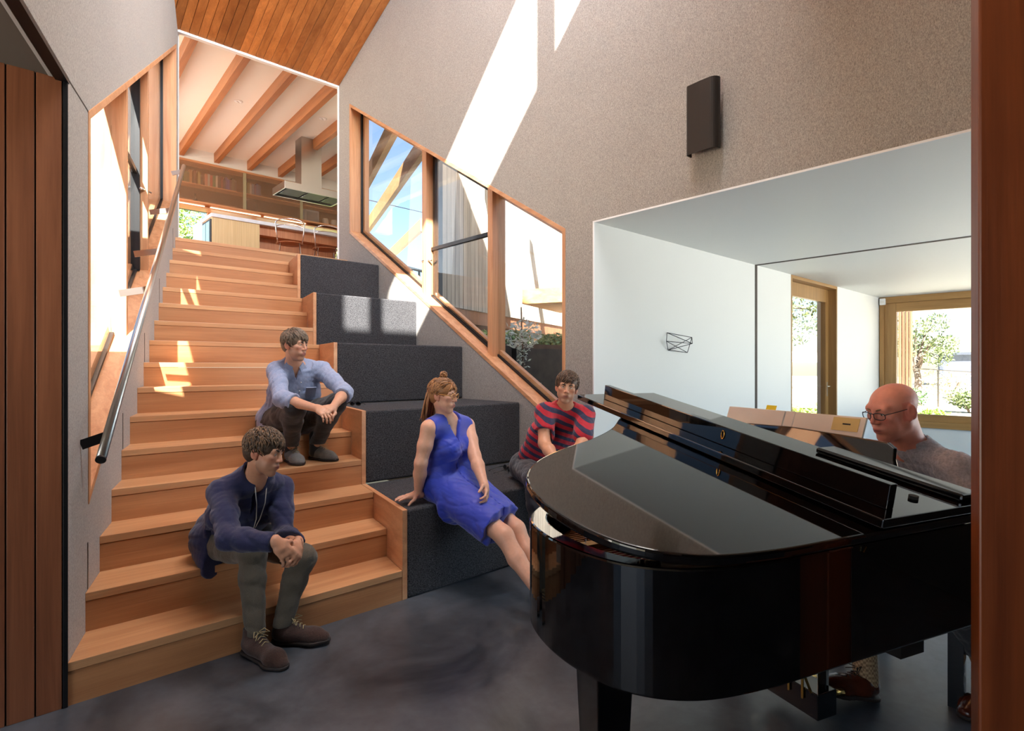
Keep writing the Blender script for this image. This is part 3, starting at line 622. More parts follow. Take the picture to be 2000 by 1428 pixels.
# balcony at its right end
flat('baluster_grey', (70, 68, 66), .6)
bl = thing('balcony', (8.3, 7.7, 2.1), 'timber balcony with thin upright railing at the right of the courtyard', 'balcony')
link('deck_edge', wbox(2.55, 4.6, .45, 1.5, 2.55, 2.83), M['ext_beam'], bl)
link('under_panel', wbox(2.65, 4.6, 1.30, 1.34, 2.08, 2.55), M['ext_red'], bl)
for q in range(20): link('baluster', wbox(2.60 + q * .095, 2.612 + q * .095, 1.44, 1.455, 2.83, 3.85), M['baluster_grey'], bl)
link('rail', wbox(2.55, 4.6, 1.42, 1.47, 3.85, 3.89), M['baluster_grey'], bl)
# pergola rafters seen against the sky
Wd = Vector((.33, .944, 0))
for n_, ((px, py), ln_, nm) in enumerate((((716, 352), 4.0, 'uppermost of the three pergola rafters against the sky'), ((716, 446), 9.0, 'middle pergola rafter with a bolted cut end, against the sky'), ((757, 503), 4.5, 'lowest pergola rafter crossing the left window pane'))):
    H = 4.8; e = onH(px, py, H); b = thing('pergola_rafter', e, nm, 'beam', 'pergola rafters')
    link('timber', MB().bar(e + Vector((0, 0, 0)), e - Wd * ln_, .09, .30), M['ext_beam'], b)
    link('bolt', MB().tube([e - Wd * .2 + Vector((.045, 0, 0)), e - Wd * .2 + Vector((-.05, 0, 0))], .015, 8), M['steel_dark'], b)
pw0, pw1 = P(690, 384, 30), P(900, 432, 24)
tag(link('power_line', MB().tube([pw0 + (pw1 - pw0) * t for t in np.linspace(-1.5, 2.5, 12)], .02, 6), M['black_satin']), 'thin dark power line across the blue sky', 'power line')
lowr = thing('deck_rail', P(820, 640, 7.4), 'thin grey horizontal rail outside the middle pane', 'rail')
link('rail', MB().bar(P(790, 521, 7.2), P(846, 535, 7.6), .03, .03), M['steel_dark'], lowr)
for t in (.1, .5, .9): q = P(790, 521, 7.2) * (1 - t) + P(846, 535, 7.6) * t; link('upright', MB().bar(q, (q.x, q.y, .7), .02, .02), M['steel_dark'], lowr)
# retaining wall
rt = thing('retaining_wall', (7, 6.2, .7), 'dark earth retaining wall at the bottom of the right window', 'retaining wall')
ra, rb = P(880, 640, 7.6), P(1160, 655, 9.0); ra.z = rb.z = 0
link('wall', MB().prism([ra + Vector((0, 0, .3)), rb + Vector((0, 0, .3)), rb + Vector((.2, .4, .3)), ra + Vector((.2, .4, .3))], [ra + Vector((0, 0, 1.66)), rb + Vector((0, 0, 1.66)), rb + Vector((.2, .4, 1.66)), ra + Vector((.2, .4, 1.66))]), M['retaining'], rt)
link('pier', MB().bar(P(1009, 670, 8.0) * Vector((1, 1, 0)) + Vector((0, 0, .3)) if False else Vector((P(1009, 670, 8.0).x, P(1009, 670, 8.0).y, .3)), Vector((P(1009, 670, 8.0).x, P(1009, 670, 8.0).y, 1.68)), .1, .1), M['black_satin'], rt)
# foliage
def leafmat(name, a, b):
    m, n, bs = newmat(name); oi = n.nodes.new('ShaderNodeNewGeometry'); r = n.nodes.new('ShaderNodeValToRGB'); r.color_ramp.elements[0].color = lin(a); r.color_ramp.elements[1].color = lin(b)
    n.links.new(oi.outputs['Random Per Island'], r.inputs[0]); n.links.new(r.outputs[0], bs.inputs['Base Color']); bs.inputs['Roughness'].default_value = .6; return m
leafmat('leaf_olive', (66, 84, 50), (140, 152, 96)); leafmat('leaf_hedge', (54, 90, 52), (120, 150, 96)); leafmat('leaf_silver', (176, 194, 180), (236, 242, 234)); leafmat('leaf_dry', (150, 140, 96), (200, 190, 150)); leafmat('leaf_bright', (120, 150, 60), (190, 210, 120))
flat('bark', (104, 90, 78), .9, noise=.3, nscale=20)
def leaves(mb, c, rad, n, size, flat_=1.0, rng=random):
    for _ in range(n):
        while True:
            d = Vector((rng.uniform(-1, 1), rng.uniform(-1, 1), rng.uniform(-1, 1)))
            if .05 < d.length < 1: break
        d = d.normalized() * (d.length ** .4)
        p = Vector(c) + Vector((d.x * rad[0], d.y * rad[1], d.z * rad[2]))
        t = Vector((rng.uniform(-1, 1), rng.uniform(-1, 1), rng.uniform(-.6, 1))).normalized(); s = t.orthogonal().normalized(); L_ = size * rng.uniform(.6, 1.3)
        mb.add([p, p + t * L_ * .5 + s * L_ * .24, p + t * L_, p + t * L_ * .5 - s * L_ * .24], [(0, 1, 2, 3)])
def shrub(name, c, rad, n, size, mat, label, cat='shrub', grp=None):
    o = thing(name, (c[0], c[1], c[2] - rad[2]), label, cat, grp); mb = MB()
    for q in range(5):
        cc = Vector(c) + Vector((random.uniform(-.45, .45) * rad[0], random.uniform(-.45, .45) * rad[1], random.uniform(-.3, .3) * rad[2])); leaves(mb, cc, [r * .62 for r in rad], n // 5, size)
    f = link('foliage', mb, M[mat], o); f['kind'] = 'stuff'
    st_ = MB()
    for q in range(4): st_.tube([(c[0] + random.uniform(-.1, .1), c[1], c[2] - rad[2] - .05), (c[0] + random.uniform(-.4, .4) * rad[0], c[1] + random.uniform(-.4, .4) * rad[1], c[2] + .1 * rad[2])], .012 + .02 * rad[2], 5)
    link('stems', st_, M['bark'], o); return o
def tree(name, base, h, crown, n, size, mat, label):
    o = thing(name, base, label, 'tree'); b = Vector(base); top = b + Vector((.1 * h, .05 * h, h * .62))
    link('trunk', MB().tube([b - Vector((0, 0, .3)), b + Vector((.03 * h, 0, .3 * h)), top], [.05 * h, .035 * h, .015 * h], 8), M['bark'], o, smooth=True)
    br = MB(); lf_ = MB()
    for q in range(11):
        a = q * 2.4; e = b + Vector((math.cos(a) * crown[0] * .75, math.sin(a) * crown[1] * .75, h * (.55 + .42 * random.random())))
        br.tube([b + (top - b) * random.uniform(.5, 1), (top + e) / 2 + Vector((0, 0, .04 * h)), e], [.016 * h, .01 * h, .004 * h], 5); leaves(lf_, e, [crown[0] * .42, crown[1] * .42, crown[2] * .36], n // 11, size)
    link('branches', br, M['bark'], o); f = link('foliage', lf_, M[mat], o); f['kind'] = 'stuff'; return o
shrub('hedge_shrub', P(1002, 668, 9.9), (.3, .4, .28), 1600, .09, 'leaf_hedge', 'green hedge shrub left of the sapling under the wing', grp='hedge under the wing')
shrub('hedge_shrub', P(1078, 672, 10.4), (.5, .35, .26), 1800, .09, 'leaf_hedge', 'green hedge shrub right of the sapling under the wing', grp='hedge under the wing')
shrub('hedge_shrub', P(955, 660, 10.6), (.35, .4, .25), 1200, .09, 'leaf_bright', 'pale sunny bush at the left under the wing', grp='hedge under the wing')
sp = P(1023, 822, 6.2)
sg = thing('sapling', sp, 'silvery leaved sapling tied to a stake outside the right window', 'sapling')
topp = P(1020, 650, 6.2); link('stem', MB().tube([sp - Vector((0, 0, .2)), (sp + topp) / 2 + Vector((.01, 0, 0)), topp], [.016, .012, .006], 7), M['bark'], sg, smooth=True)
link('stake', MB().tube([sp + Vector((.03, .03, -.2)), P(1018, 600, 6.22)], .009, 6), M['steel_dark'], sg)
mb = MB(); leaves(mb, P(1021, 655, 6.2), (.19, .19, .17), 300, .06); 
for q in range(26):
    t = q / 25; pp = sp * (1 - t) + topp * t; leaves(mb, pp, (.055, .055, .035), 12, .042)
f = link('foliage', mb, M['leaf_silver'], sg); f['kind'] = 'stuff'
su = thing('succulent', P(1035, 820, 5.9), 'low pale green succulent at the foot of the sapling', 'plant')
mb = MB(); 
for q in range(7): leaves(mb, P(1035 + random.uniform(-14, 14), 756 + random.uniform(-6, 10), 5.9), (.05, .05, .04), 40, .045)
f = link('foliage', mb, M['leaf_silver'], su); f['kind'] = 'stuff'; link('stems', MB().tube([P(1035, 825, 5.9), P(1035, 757, 5.9)], .02, 6), M['bark'], su)
# garden beyond the living room
def gz(px, py, z): return P(px, py, z)
tb = P(1792, 690, 20)
tree('garden_tree', (tb.x, tb.y, -.05), 3.1, (1.0, 1.0, .9), 3000, .12, 'leaf_olive', 'open crowned garden tree seen through the big window')
tree('garden_tree', (13.4, 5.9, 0), 4.0, (1.3, 1.3, 1.4), 3600, .12, 'leaf_olive', 'leafy tree close outside the glazed door')
for px, py, z, rx, lb_, mt in ((1772, 740, 16, .8, 'olive green bush below the garden tree', 'leaf_hedge'), (1850, 745, 23, 1.3, 'dry scrub bush in front of the far house', 'leaf_dry'), (1895, 752, 17, .7, 'grey green bush at the right edge of the big window', 'leaf_olive'), (1830, 775, 13.5, .35, 'small tufted grass clump on the sand', 'leaf_bright'), (1592, 742, 13, .6, 'bright green bush beside the glazed door', 'leaf_bright')):
    c = P(px, py, z); c.z = rx * .55 - .05; shrub('garden_shrub', c, (rx, rx, rx * .55), 1500, .10, mt, lb_, grp='garden shrubs')
# timber slat screen outside the big window
sr = thing('slat_screen', (12, 3.2, 0), 'screen of upright timber slats outside the big window', 'screen')
for q, px in enumerate((1757, 1764, 1771, 1778)):
    c = P(px, 690, 11.6); link('slat', MB().box(c.x - .02, c.x + .10, c.y - .017, c.y + .017, -.05, 2.55), M['ext_red'], sr, bevel=.003)
c0, c1_ = P(1757, 690, 11.6), P(1778, 690, 11.6); link('head_rail', MB().bar((c0.x + .04, c0.y + .1, 2.6), (c1_.x + .04, c1_.y - .1, 2.6), .1, .08), M['ext_red'], sr)
# far house and wire fence
flat('house_wall', (84, 92, 108), .8); flat('house_roof', (66, 72, 84), .7); flat('pane_dark', (60, 64, 70), .2)
hs = thing('far_house', (46, 2, 0), 'low grey house far across the garden', 'house')
hc = P(1832, 715, 42); hx, hy = hc.x, hc.y
link('wall', MB().box(hx, hx + 8, hy - 9, hy, -.2, 2.2), M['house_wall'], hs); link('roof', MB().box(hx - .3, hx + 8.3, hy - 9.3, hy + .3, 2.2, 2.38), M['house_roof'], hs); link('downpipe', MB().box(hx - .12, hx, hy - .3, hy - .12, -.2, 2.2), M['house_roof'], hs)
for q in (2.2, 3.4): 
    wf = link('window', MB().box(hx - .05, hx, hy - q - .95, hy - q, 1.15, 1.75), M['trim_white'], hs); link('pane', MB().box(hx - .06, hx - .05, hy - q - .8, hy - q - .15, 1.3, 1.6), M['pane_dark'], wf)
fn = thing('wire_fence', (30, 3, 0), 'thin wire fence with steel posts across the garden', 'fence')
f0, f1 = P(1770, 719, 19.5), P(1915, 728, 19.5)
link('top_wire', MB().tube([f0, f1], .018, 5), M['steel_dark'], fn)
for t in (.0, .43, .95): q = f0 + (f1 - f0) * t; link('post', MB().tube([q, (q.x, q.y, -.1)], .03, 6), M['steel_dark'], fn)
# bush outside the kitchen window
flat('ground_hill', (120, 126, 84), .9)
struct(link('ground_upper', MB().box(-20, 40, 13, 60, 1.6, 2.2), M['sand']))
for q, (u0, v0) in enumerate(((3.0, 14.4), (5.1, 16.4), (7.2, 14.8))): shrub('hill_shrub', (u0, v0, 3.95), (1.05, .9, 1.75), 4200, .11, 'leaf_bright' if q != 1 else 'leaf_olive', ('sunlit bush at the left of the kitchen window', 'olive bush in the middle of the kitchen window', 'sunlit bush right of the kitchen chimney')[q] if q < 2 else 'sunlit bush behind the right end of the kitchen island', grp='bushes behind the kitchen')
# ================================================================ grand piano
PO = Vector((.440, 1.106)); PS = Vector((.916, .402)).normalized(); PW = Vector((-PS.y, PS.x))
def pp(s, w_, h):                        # piano coordinates: s from tail to keyboard, w from the straight side to the treble side
    q = PO + PS * s + PW * w_; return CS(q.x, q.y, h)
HB, HT = .680, .937
KEY = 1.42
pn = thing('grand_piano', pp(.6, .6, 0), 'glossy black grand piano with lid part open and front flap folded back', 'piano')
def catmull(pts, n=8):
    out = []; m = len(pts)
    for i in range(m - 1):
        p0, p1, p2, p3 = pts[max(i - 1, 0)], pts[i], pts[i + 1], pts[min(i + 2, m - 1)]
        for k in range(n):
            t = k / n; out.append(tuple(.5 * (2 * b + (-a + c) * t + (2 * a - 5 * b + 4 * c - d) * t * t + (-a + 3 * b - 3 * c + d) * t ** 3) for a, b, c, d in zip(p0, p1, p2, p3)))
    out.append(tuple(pts[-1])); return out
curve = [(.30, 0), (.08, .0), (-.08, .025), (-.185, .10), (-.235, .22), (-.245, .36), (-.215, .49), (-.13, .60), (0, .69), (.15, .77), (.30, .88), (.45, 1.04), (.62, 1.20), (.80, 1.31), (1.0, 1.36), (1.15, 1.37)]
tailc = catmull(curve)
outer = [(1.15, 0.0)] + tailc            # open at the keyboard end
def offset(poly, d):                     # draw an open polyline in by d (to the left when walking tailwards is inside)
    out = []; n = len(poly)
    for i in range(n):
        a, b = poly[max(i - 1, 0)], poly[min(i + 1, n - 1)]
        tx, ty = b[0] - a[0], b[1] - a[1]; l = math.hypot(tx, ty) or 1
        out.append((poly[i][0] + ty / l * d, poly[i][1] - tx / l * d))
    return out
inner = offset(outer, .045)
def strip(a, b, h0, h1):                 # solid band between two polylines
    mb = MB(); n = len(a)
    V = [pp(*p, h0) for p in a] + [pp(*p, h0) for p in b] + [pp(*p, h1) for p in a] + [pp(*p, h1) for p in b]; Fc = []
    for i in range(n - 1): Fc += [(i, i + 1, 2 * n + i + 1, 2 * n + i), (n + i, 3 * n + i, 3 * n + i + 1, n + i + 1), (2 * n + i, 2 * n + i + 1, 3 * n + i + 1, 3 * n + i), (i, n + i, n + i + 1, i + 1)]
    Fc += [(0, 2 * n, 3 * n, n), (n - 1, 2 * n - 1, 4 * n - 1, 3 * n - 1)]
    return mb.add(V, Fc)
rim = link('rim', strip(outer, inner, HB, HT), M['black_gloss'], pn, bevel=.005, seg=2)
full = outer + [(1.15, 1.37)]
link('bottom_board', MB().prism([pp(*p, HB + .004) for p in inner], [pp(*p, HB + .02) for p in inner]), M['black_satin'], pn)
wood('soundboard', (196, 130, 50), (222, 160, 78), 0, .4, .05)
link('soundboard', MB().prism([pp(*p, HT - .115) for p in inner], [pp(*p, HT - .10) for p in inner]), M['soundboard'], pn)
pl_ = offset(outer, .10)
link('iron_plate', strip(offset(outer, .06), offset(outer, .13), HT - .098, HT - .078), M['gold_plate'], pn, bevel=.004)
for q in range(5):
    w_ = .18 + q * .22; s0 = -.12 + max(0, (w_ - .45)) * .62; link('plate_bar', MB().bar(pp(s0, w_, HT - .07), pp(1.0, w_ * .86 + .12, HT - .07), .03, .03), M['gold_plate'], pn)
red = MB(); 
for q in range(14): red.box(*[0] * 6) if False else red.bar(pp(-.10 + q * .012, .30 + q * .014, HT - .072), pp(-.02 + q * .012, .27 + q * .014, HT - .068), .008, .006)
link('string_felt', red, M['red_felt'], pn)
stg = MB()
for q in range(70):
    w_ = .10 + q * .0152; s0 = -.16 + max(0, (w_ - .40)) * .66; stg.bar(pp(s0, w_, HT - .066), pp(.98, .08 + w_ * .95, HT - .062), .0022, .0022)
so_ = link('strings', stg, flat('string_copper', (196, 130, 90), .35, .9), pn); so_['kind'] = 'stuff'
agr = MB()
for q in range(24): agr.box(0, 0, 0, 0, 0, 0) if False else agr.bar(pp(-.13 + q * .011, .36 + q * .0165, HT - .08), pp(-.13 + q * .011, .36 + q * .0165, HT - .055), .006, .006)
ag = link('hitch_pins', agr, M['chrome'], pn); ag['kind'] = 'stuff'
# case front: arms, key bed, keys, key slip, fallboard
link('arm', MB().prism([pp(1.15, 0, HB), pp(KEY, 0, HB), pp(KEY, .05, HB), pp(1.15, .05, HB)], [pp(1.15, 0, HT), pp(KEY - .10, 0, HT), pp(KEY - .10, .05, HT), pp(1.15, .05, HT)]), M['black_gloss'], pn, bevel=.004)
link('arm', MB().prism([pp(1.15, 1.32, HB), pp(KEY, 1.32, HB), pp(KEY, 1.37, HB), pp(1.15, 1.37, HB)], [pp(1.15, 1.32, HT), pp(KEY - .10, 1.32, HT), pp(KEY - .10, 1.37, HT), pp(1.15, 1.37, HT)]), M['black_gloss'], pn, bevel=.004)
link('key_bed', MB().prism([pp(.95, .05, HB - .03), pp(KEY, .05, HB - .03), pp(KEY, 1.32, HB - .03), pp(.95, 1.32, HB - .03)], [pp(.95, .05, HB + .03), pp(KEY, .05, HB + .03), pp(KEY, 1.32, HB + .03), pp(.95, 1.32, HB + .03)]), M['black_gloss'], pn)
link('fallboard', MB().bar(pp(1.19, .05, HB + .12), pp(1.19, 1.32, HB + .12), .02, .15), M['black_gloss'], pn)
flat('ivory', (236, 232, 222), .25); flat('ebony', (12, 12, 12), .3)
for q in range(52):
    w0 = .075 + q * .0235; link('white_key', MB().prism([pp(1.22, w0, HB + .031), pp(1.37, w0, HB + .031), pp(1.37, w0 + .0225, HB + .031), pp(1.22, w0 + .0225, HB + .031)], [pp(1.22, w0, HB + .055), pp(1.37, w0, HB + .055), pp(1.37, w0 + .0225, HB + .055), pp(1.22, w0 + .0225, HB + .055)]), M['ivory'], pn)
    if q % 7 not in (2, 6) and q < 51: link('black_key', MB().bar(pp(1.225, w0 + .023, HB + .062), pp(1.32, w0 + .023, HB + .062), .011, .013), M['ebony'], pn)
# lid: hinged on the straight side, raised a little on the treble side
TH = math.radians(9.3)
def lp(s, w_, up):                      # a point of the raised lid; up measured square to the lid
    return pp(s, -.012 + (w_ + .012) * math.cos(TH) - up * math.sin(TH), HT + .006 + (w_ + .012) * math.sin(TH) + up * math.cos(TH))
HINGE = .815; LT = .022
lid_out = [(HINGE, -.012)] + [p for p in offset(outer, -.014) if p[0] < HINGE - .003 and not (p[1] < .2 and p[0] > .32)]
far_w = lid_out[-1][1]; lid_out.append((HINGE, far_w + .02))
def slab(poly, u0, u1): return MB().prism([lp(*p, u0) for p in poly], [lp(*p, u1) for p in poly])
link('lid', slab(lid_out, 0, LT), M['black_gloss'], pn, bevel=.006, seg=3)
FL = .41                                 # folded flap lies on the lid, its lip pointing up
fw0, fw1 = -.012, 1.335
flap = [(HINGE - FL, fw0 + .0), (HINGE - .004, fw0), (HINGE - .004, fw1), (HINGE - FL + .0, fw1)]
fo = link('front_flap', slab(flap, LT + .004, LT + .026), M['black_gloss'], pn, bevel=.003)
link('lip', slab([(HINGE - FL + .07, fw0 + .04), (HINGE - FL + .095, fw0 + .04), (HINGE - FL + .095, fw1 - .10), (HINGE - FL + .07, fw1 - .10)], LT + .026, LT + .086), M['black_gloss'], fo, bevel=.002)
link('hinge_rail', slab([(HINGE - .085, fw0 + .02), (HINGE - .004, fw0 + .02), (HINGE - .004, .42), (HINGE - .085, .42)], LT + .026, LT + .044), M['black_gloss'], fo, bevel=.006)
for w_ in (.1, .32, .54, .76, .98, 1.15): link('lip_screw', MB().tube([lp(HINGE - FL + .12, w_, LT + .024), lp(HINGE - FL + .12, w_, LT + .030)], .008, 10), M['black_satin'], fo)
link('buffer', MB().tube([lp(HINGE - .19, .06, LT + .026), lp(HINGE - .19, .06, LT + .034)], .011, 14), M['rubber'], fo)
kh = MB(); kc_ = lp(HINGE - FL + .068, .55, LT + .06)
ax1 = (lp(0, 1, 0) - lp(0, 0, 0)).normalized(); ax2 = (lp(0, 0, 1) - lp(0, 0, 0)).normalized()
kh.tube([kc_ + ax1 * .006 * math.cos(a) + ax2 * .013 * math.sin(a) for a in np.linspace(0, 2 * math.pi, 18)[:-1]], .0018, 6, closed=True); link('keyhole_plate', kh, M['brass'], fo)
# lid prop
link('prop_stick', MB().bar(pp(.62, 1.10, HT - .05), lp(.60, 1.10, 0), .018, .018), M['black_satin'], pn)
for s_ in (.36, .80): link('hinge_pin', MB().bar(pp(s_, -.004, HT - .016), pp(s_ + .006, -.006, HT - .004), .0028, .0028), M['brass'], pn)
link('name_label', MB().prism([pp(1.005, .335, HT + .02), pp(1.005, .365, HT + .02), pp(1.003, .365, HT + .02), pp(1.003, .335, HT + .02)], [pp(1.005, .335, HT + .06), pp(1.005, .365, HT + .06), pp(1.003, .365, HT + .06), pp(1.003, .335, HT + .06)]), M['ivory'], pn) if False else None
# music desk seen from behind
md = [(.20, .0), (.30, .03), (.34, .10), (.345, .135), (.37, .15), (.55, .158), (.75, .165), (.95, .16), (1.10, .15), (1.16, .14), (1.17, .0)]
def dp(w_, h, t): return pp(.965 + h * .38 + t, w_, HT - .01 + h * 1.02)
dk = link('music_desk', MB().prism([dp(a, b, 0) for a, b in md], [dp(a, b, .016) for a, b in md]), M['black_gloss'], pn, bevel=.003)
link('desk_ledge', MB().prism([pp(.97, .2, HT - .02), pp(1.10, .2, HT - .02), pp(1.10, 1.17, HT - .02), pp(.97, 1.17, HT - .02)], [pp(.97, .2, HT), pp(1.10, .2, HT), pp(1.10, 1.17, HT), pp(.97, 1.17, HT)]), M['black_gloss'], dk)
link('support_frame', MB().tube([dp(.66, .05, -.004), dp(.70, .11, -.004), dp(.98, .11, -.004), dp(1.02, .05, -.004)], .004, 6), M['bronze_metal'], dk)
link('desk_catch', MB().prism([dp(.42, .045, -.004), dp(.455, .045, -.004), dp(.455, .085, -.004), dp(.42, .085, -.004)], [dp(.42, .045, 0), dp(.455, .045, 0), dp(.455, .085, 0), dp(.42, .085, 0)]), M['brass'], dk)
# legs, casters, pedal lyre
def leg(s_, w_):
    c = pp(s_, w_, 0); ax, ay = (pp(s_ + 1, w_, 0) - c), (pp(s_, w_ + 1, 0) - c)
    def sq(r, h, r2=None): r2 = r2 or r; return [c + ax * a * r + ay * b * r2 + Vector((0, 0, h)) for a, b in ((-1, -1), (1, -1), (1, 1), (-1, 1))]
    l = link('leg', MB().prism(sq(.043, .075), sq(.062, HB - .10)).prism(sq(.075, HB - .10), sq(.08, HB - .004)), M['black_gloss'], pn, bevel=.004)
    link('ferrule', MB().prism(sq(.032, .05), sq(.032, .075)), M['brass'], l)
    link('caster', MB().tube([c + ay * -.012 + Vector((0, 0, .027)), c + ay * .012 + Vector((0, 0, .027))], .027, 16), M['brass'], l)
leg(.03, .52); leg(1.20, .10); leg(1.22, 1.24)
link('cross_beam', MB().bar(pp(.62, .05, HB - .03), pp(.62, 1.1, HB - .03), .09, .07), M['black_satin'], pn)
ly = link('pedal_lyre', MB().prism([pp(.99, .60, .045), pp(1.09, .60, .045), pp(1.09, .84, .045), pp(.99, .84, .045)], [pp(.99, .60, .14), pp(1.09, .60, .14), pp(1.09, .84, .14), pp(.99, .84, .14)]).bar(pp(1.05, .625, .13), pp(1.05, .625, HB - .02), .03, .03).bar(pp(1.05, .815, .13), pp(1.05, .815, HB - .02), .03, .03), M['black_gloss'], pn, bevel=.003)
for w_ in (.66, .72, .78):
    link('pedal', MB().tube([pp(1.08, w_, .085), pp(1.16, w_, .08), pp(1.20, w_, .072)], [.008, .012, .014], 8), M['brass'], ly, smooth=True); link('pedal_rod', MB().tube([pp(.985, w_, .10), pp(.985, w_, HB - .02)], .005, 8), M['brass'], ly)
link('stay_rod', MB().tube([pp(.995, .63, .13), pp(.72, .63, HB)], .005, 8), M['brass'], ly); link('stay_rod', MB().tube([pp(.995, .81, .13), pp(.72, .81, HB)], .005, 8), M['brass'], ly)
# sheet music on the desk
flat('paper', (226, 214, 200), .7, noise=.05, nscale=6); flat('paper_cream', (214, 186, 120), .7); flat('tab_yellow', (240, 214, 30), .6); flat('ink', (40, 36, 30), .7)
def sp_(w_, h, t): return pp(.985 + h * .38 + t, w_, HT + .005 + h * 1.02)
mu = thing('music_folder', sp_(.72, 0, 0), 'open white folder of sheet music standing on the piano desk', 'music folder')
link('left_cover', MB().prism([sp_(.47, 0, .002), sp_(.755, 0, .002), sp_(.755, .205, .002), sp_(.47, .205, .002)], [sp_(.47, 0, .012), sp_(.755, 0, .012), sp_(.755, .205, .012), sp_(.47, .205, .012)]), M['paper'], mu, bevel=.002)
link('spine', MB().prism([sp_(.76, 0, .004), sp_(.80, 0, .004), sp_(.80, .205, .004), sp_(.76, .205, .004)], [sp_(.76, 0, .012), sp_(.80, 0, .012), sp_(.80, .205, .012), sp_(.76, .205, .012)]), M['paper'], mu)
link('right_cover', MB().prism([sp_(.805, 0, .002), sp_(1.10, 0, .002), sp_(1.10, .205, .002), sp_(.805, .205, .002)], [sp_(.805, 0, .012), sp_(1.10, 0, .012), sp_(1.10, .205, .012), sp_(.805, .205, .012)]), M['paper'], mu, bevel=.002)
lbq = link('title_label', MB().prism([sp_(.49, .155, .0), sp_(.59, .155, .0), sp_(.59, .2, .0), sp_(.49, .2, .0)], [sp_(.49, .155, .002), sp_(.59, .155, .002), sp_(.59, .2, .002), sp_(.49, .2, .002)]), M['paper_cream'], mu)
link('title_print', MB().prism([sp_(.52, .176, -.0006), sp_(.55, .176, -.0006), sp_(.55, .181, -.0006), sp_(.52, .181, -.0006)], [sp_(.52, .176, 0), sp_(.55, .176, 0), sp_(.55, .181, 0), sp_(.52, .181, 0)]), M['ink'], lbq)
link('page_tab', MB().prism([sp_(.86, .2, .013), sp_(.91, .2, .013), sp_(.91, .222, .013), sp_(.86, .222, .013)], [sp_(.86, .2, .014), sp_(.91, .2, .014), sp_(.91, .222, .014), sp_(.86, .222, .014)]), M['tab_yellow'], mu)
# bench under the pianist
bn = thing('piano_bench', pp(1.82, .74, 0), 'black padded piano bench under the player', 'bench')
link('cushion', MB().prism([pp(1.61, .46, .41), pp(2.0, .46, .41), pp(2.0, 1.04, .41), pp(1.61, 1.04, .41)], [pp(1.61, .46, .47), pp(2.0, .46, .47), pp(2.0, 1.04, .47), pp(1.61, 1.04, .47)]), M['black_satin'], bn, bevel=.012)
for a, b in ((1.64, .50), (1.97, .50), (1.64, 1.0), (1.97, 1.0)): link('leg', MB().bar(pp(a, b, 0), pp(a, b, .41), .05, .05), M['black_gloss'], bn)
# open timber door leaf next to the lens
dr = sempty('door_2', CS(1.0, 1.14, 0))
A_ = Vector((.9453 + .016, 1.15 + .042)); dl = Vector((.65, -.25)).normalized(); dn_ = Vector((dl.y, -dl.x)) * -1
dn_ = Vector((.36, .93)).normalized() * .045; e0 = Vector((.9453, 1.15))
ring = [e0, e0 + dl * .82, e0 + dl * .82 + dn_, e0 + dn_]
link('door_leaf', MB().prism([CS(p.x, p.y, .006) for p in ring], [CS(p.x, p.y, 2.36) for p in ring]), M['door_wood'], dr, bevel=.004)
# wall lamp
lp_ = thing('wall_lamp', (D, 1.86, 2.9), 'dark bronze folded metal wall lamp on the felt wall', 'wall lamp')
def sc_(v, d, h): return (D - d, v, h)
prof = [(1.965, .035), (1.965, .085), (1.953, .097), (1.86, .105), (1.795, .105)] + [(1.795 - .045 * math.sin(a), .06 + .045 * math.cos(a)) for a in np.linspace(0, math.pi * .55, 8)[1:]]
prof2 = [(1.957, .035), (1.957, .082), (1.949, .090), (1.86, .097), (1.795, .097)] + [(1.795 - .037 * math.sin(a), .06 + .037 * math.cos(a)) for a in np.linspace(0, math.pi * .55, 8)[1:]]
mb = MB(); n = len(prof); V = []
for z in (2.692, 3.135): V += [sc_(v, d, z) for v, d in prof] + [sc_(v, d, z) for v, d in prof2]
Fc = []
for i in range(n - 1): Fc += [(i, i + 1, 2 * n + i + 1, 2 * n + i), (n + i, 3 * n + i, 3 * n + i + 1, n + i + 1), (i, n + i, n + i + 1, i + 1), (2 * n + i, 2 * n + i + 1, 3 * n + i + 1, 3 * n + i)]
Fc += [(0, 2 * n, 3 * n, n), (n - 1, 2 * n - 1, 4 * n - 1, 3 * n - 1)]
link('shade', mb.add(V, Fc), M['bronze_metal'], lp_)
link('backplate', MB().box(D - .05, D, 1.78, 1.92, 2.83, 3.0), M['bronze_metal'], lp_, bevel=.01)
link('bulb', MB().lathe((D - .06, 1.86, 2.82), [(0, 0), (.02, .01), (.028, .06), (.02, .12), (.0, .14)], 12), M['ivory'], lp_, smooth=True)
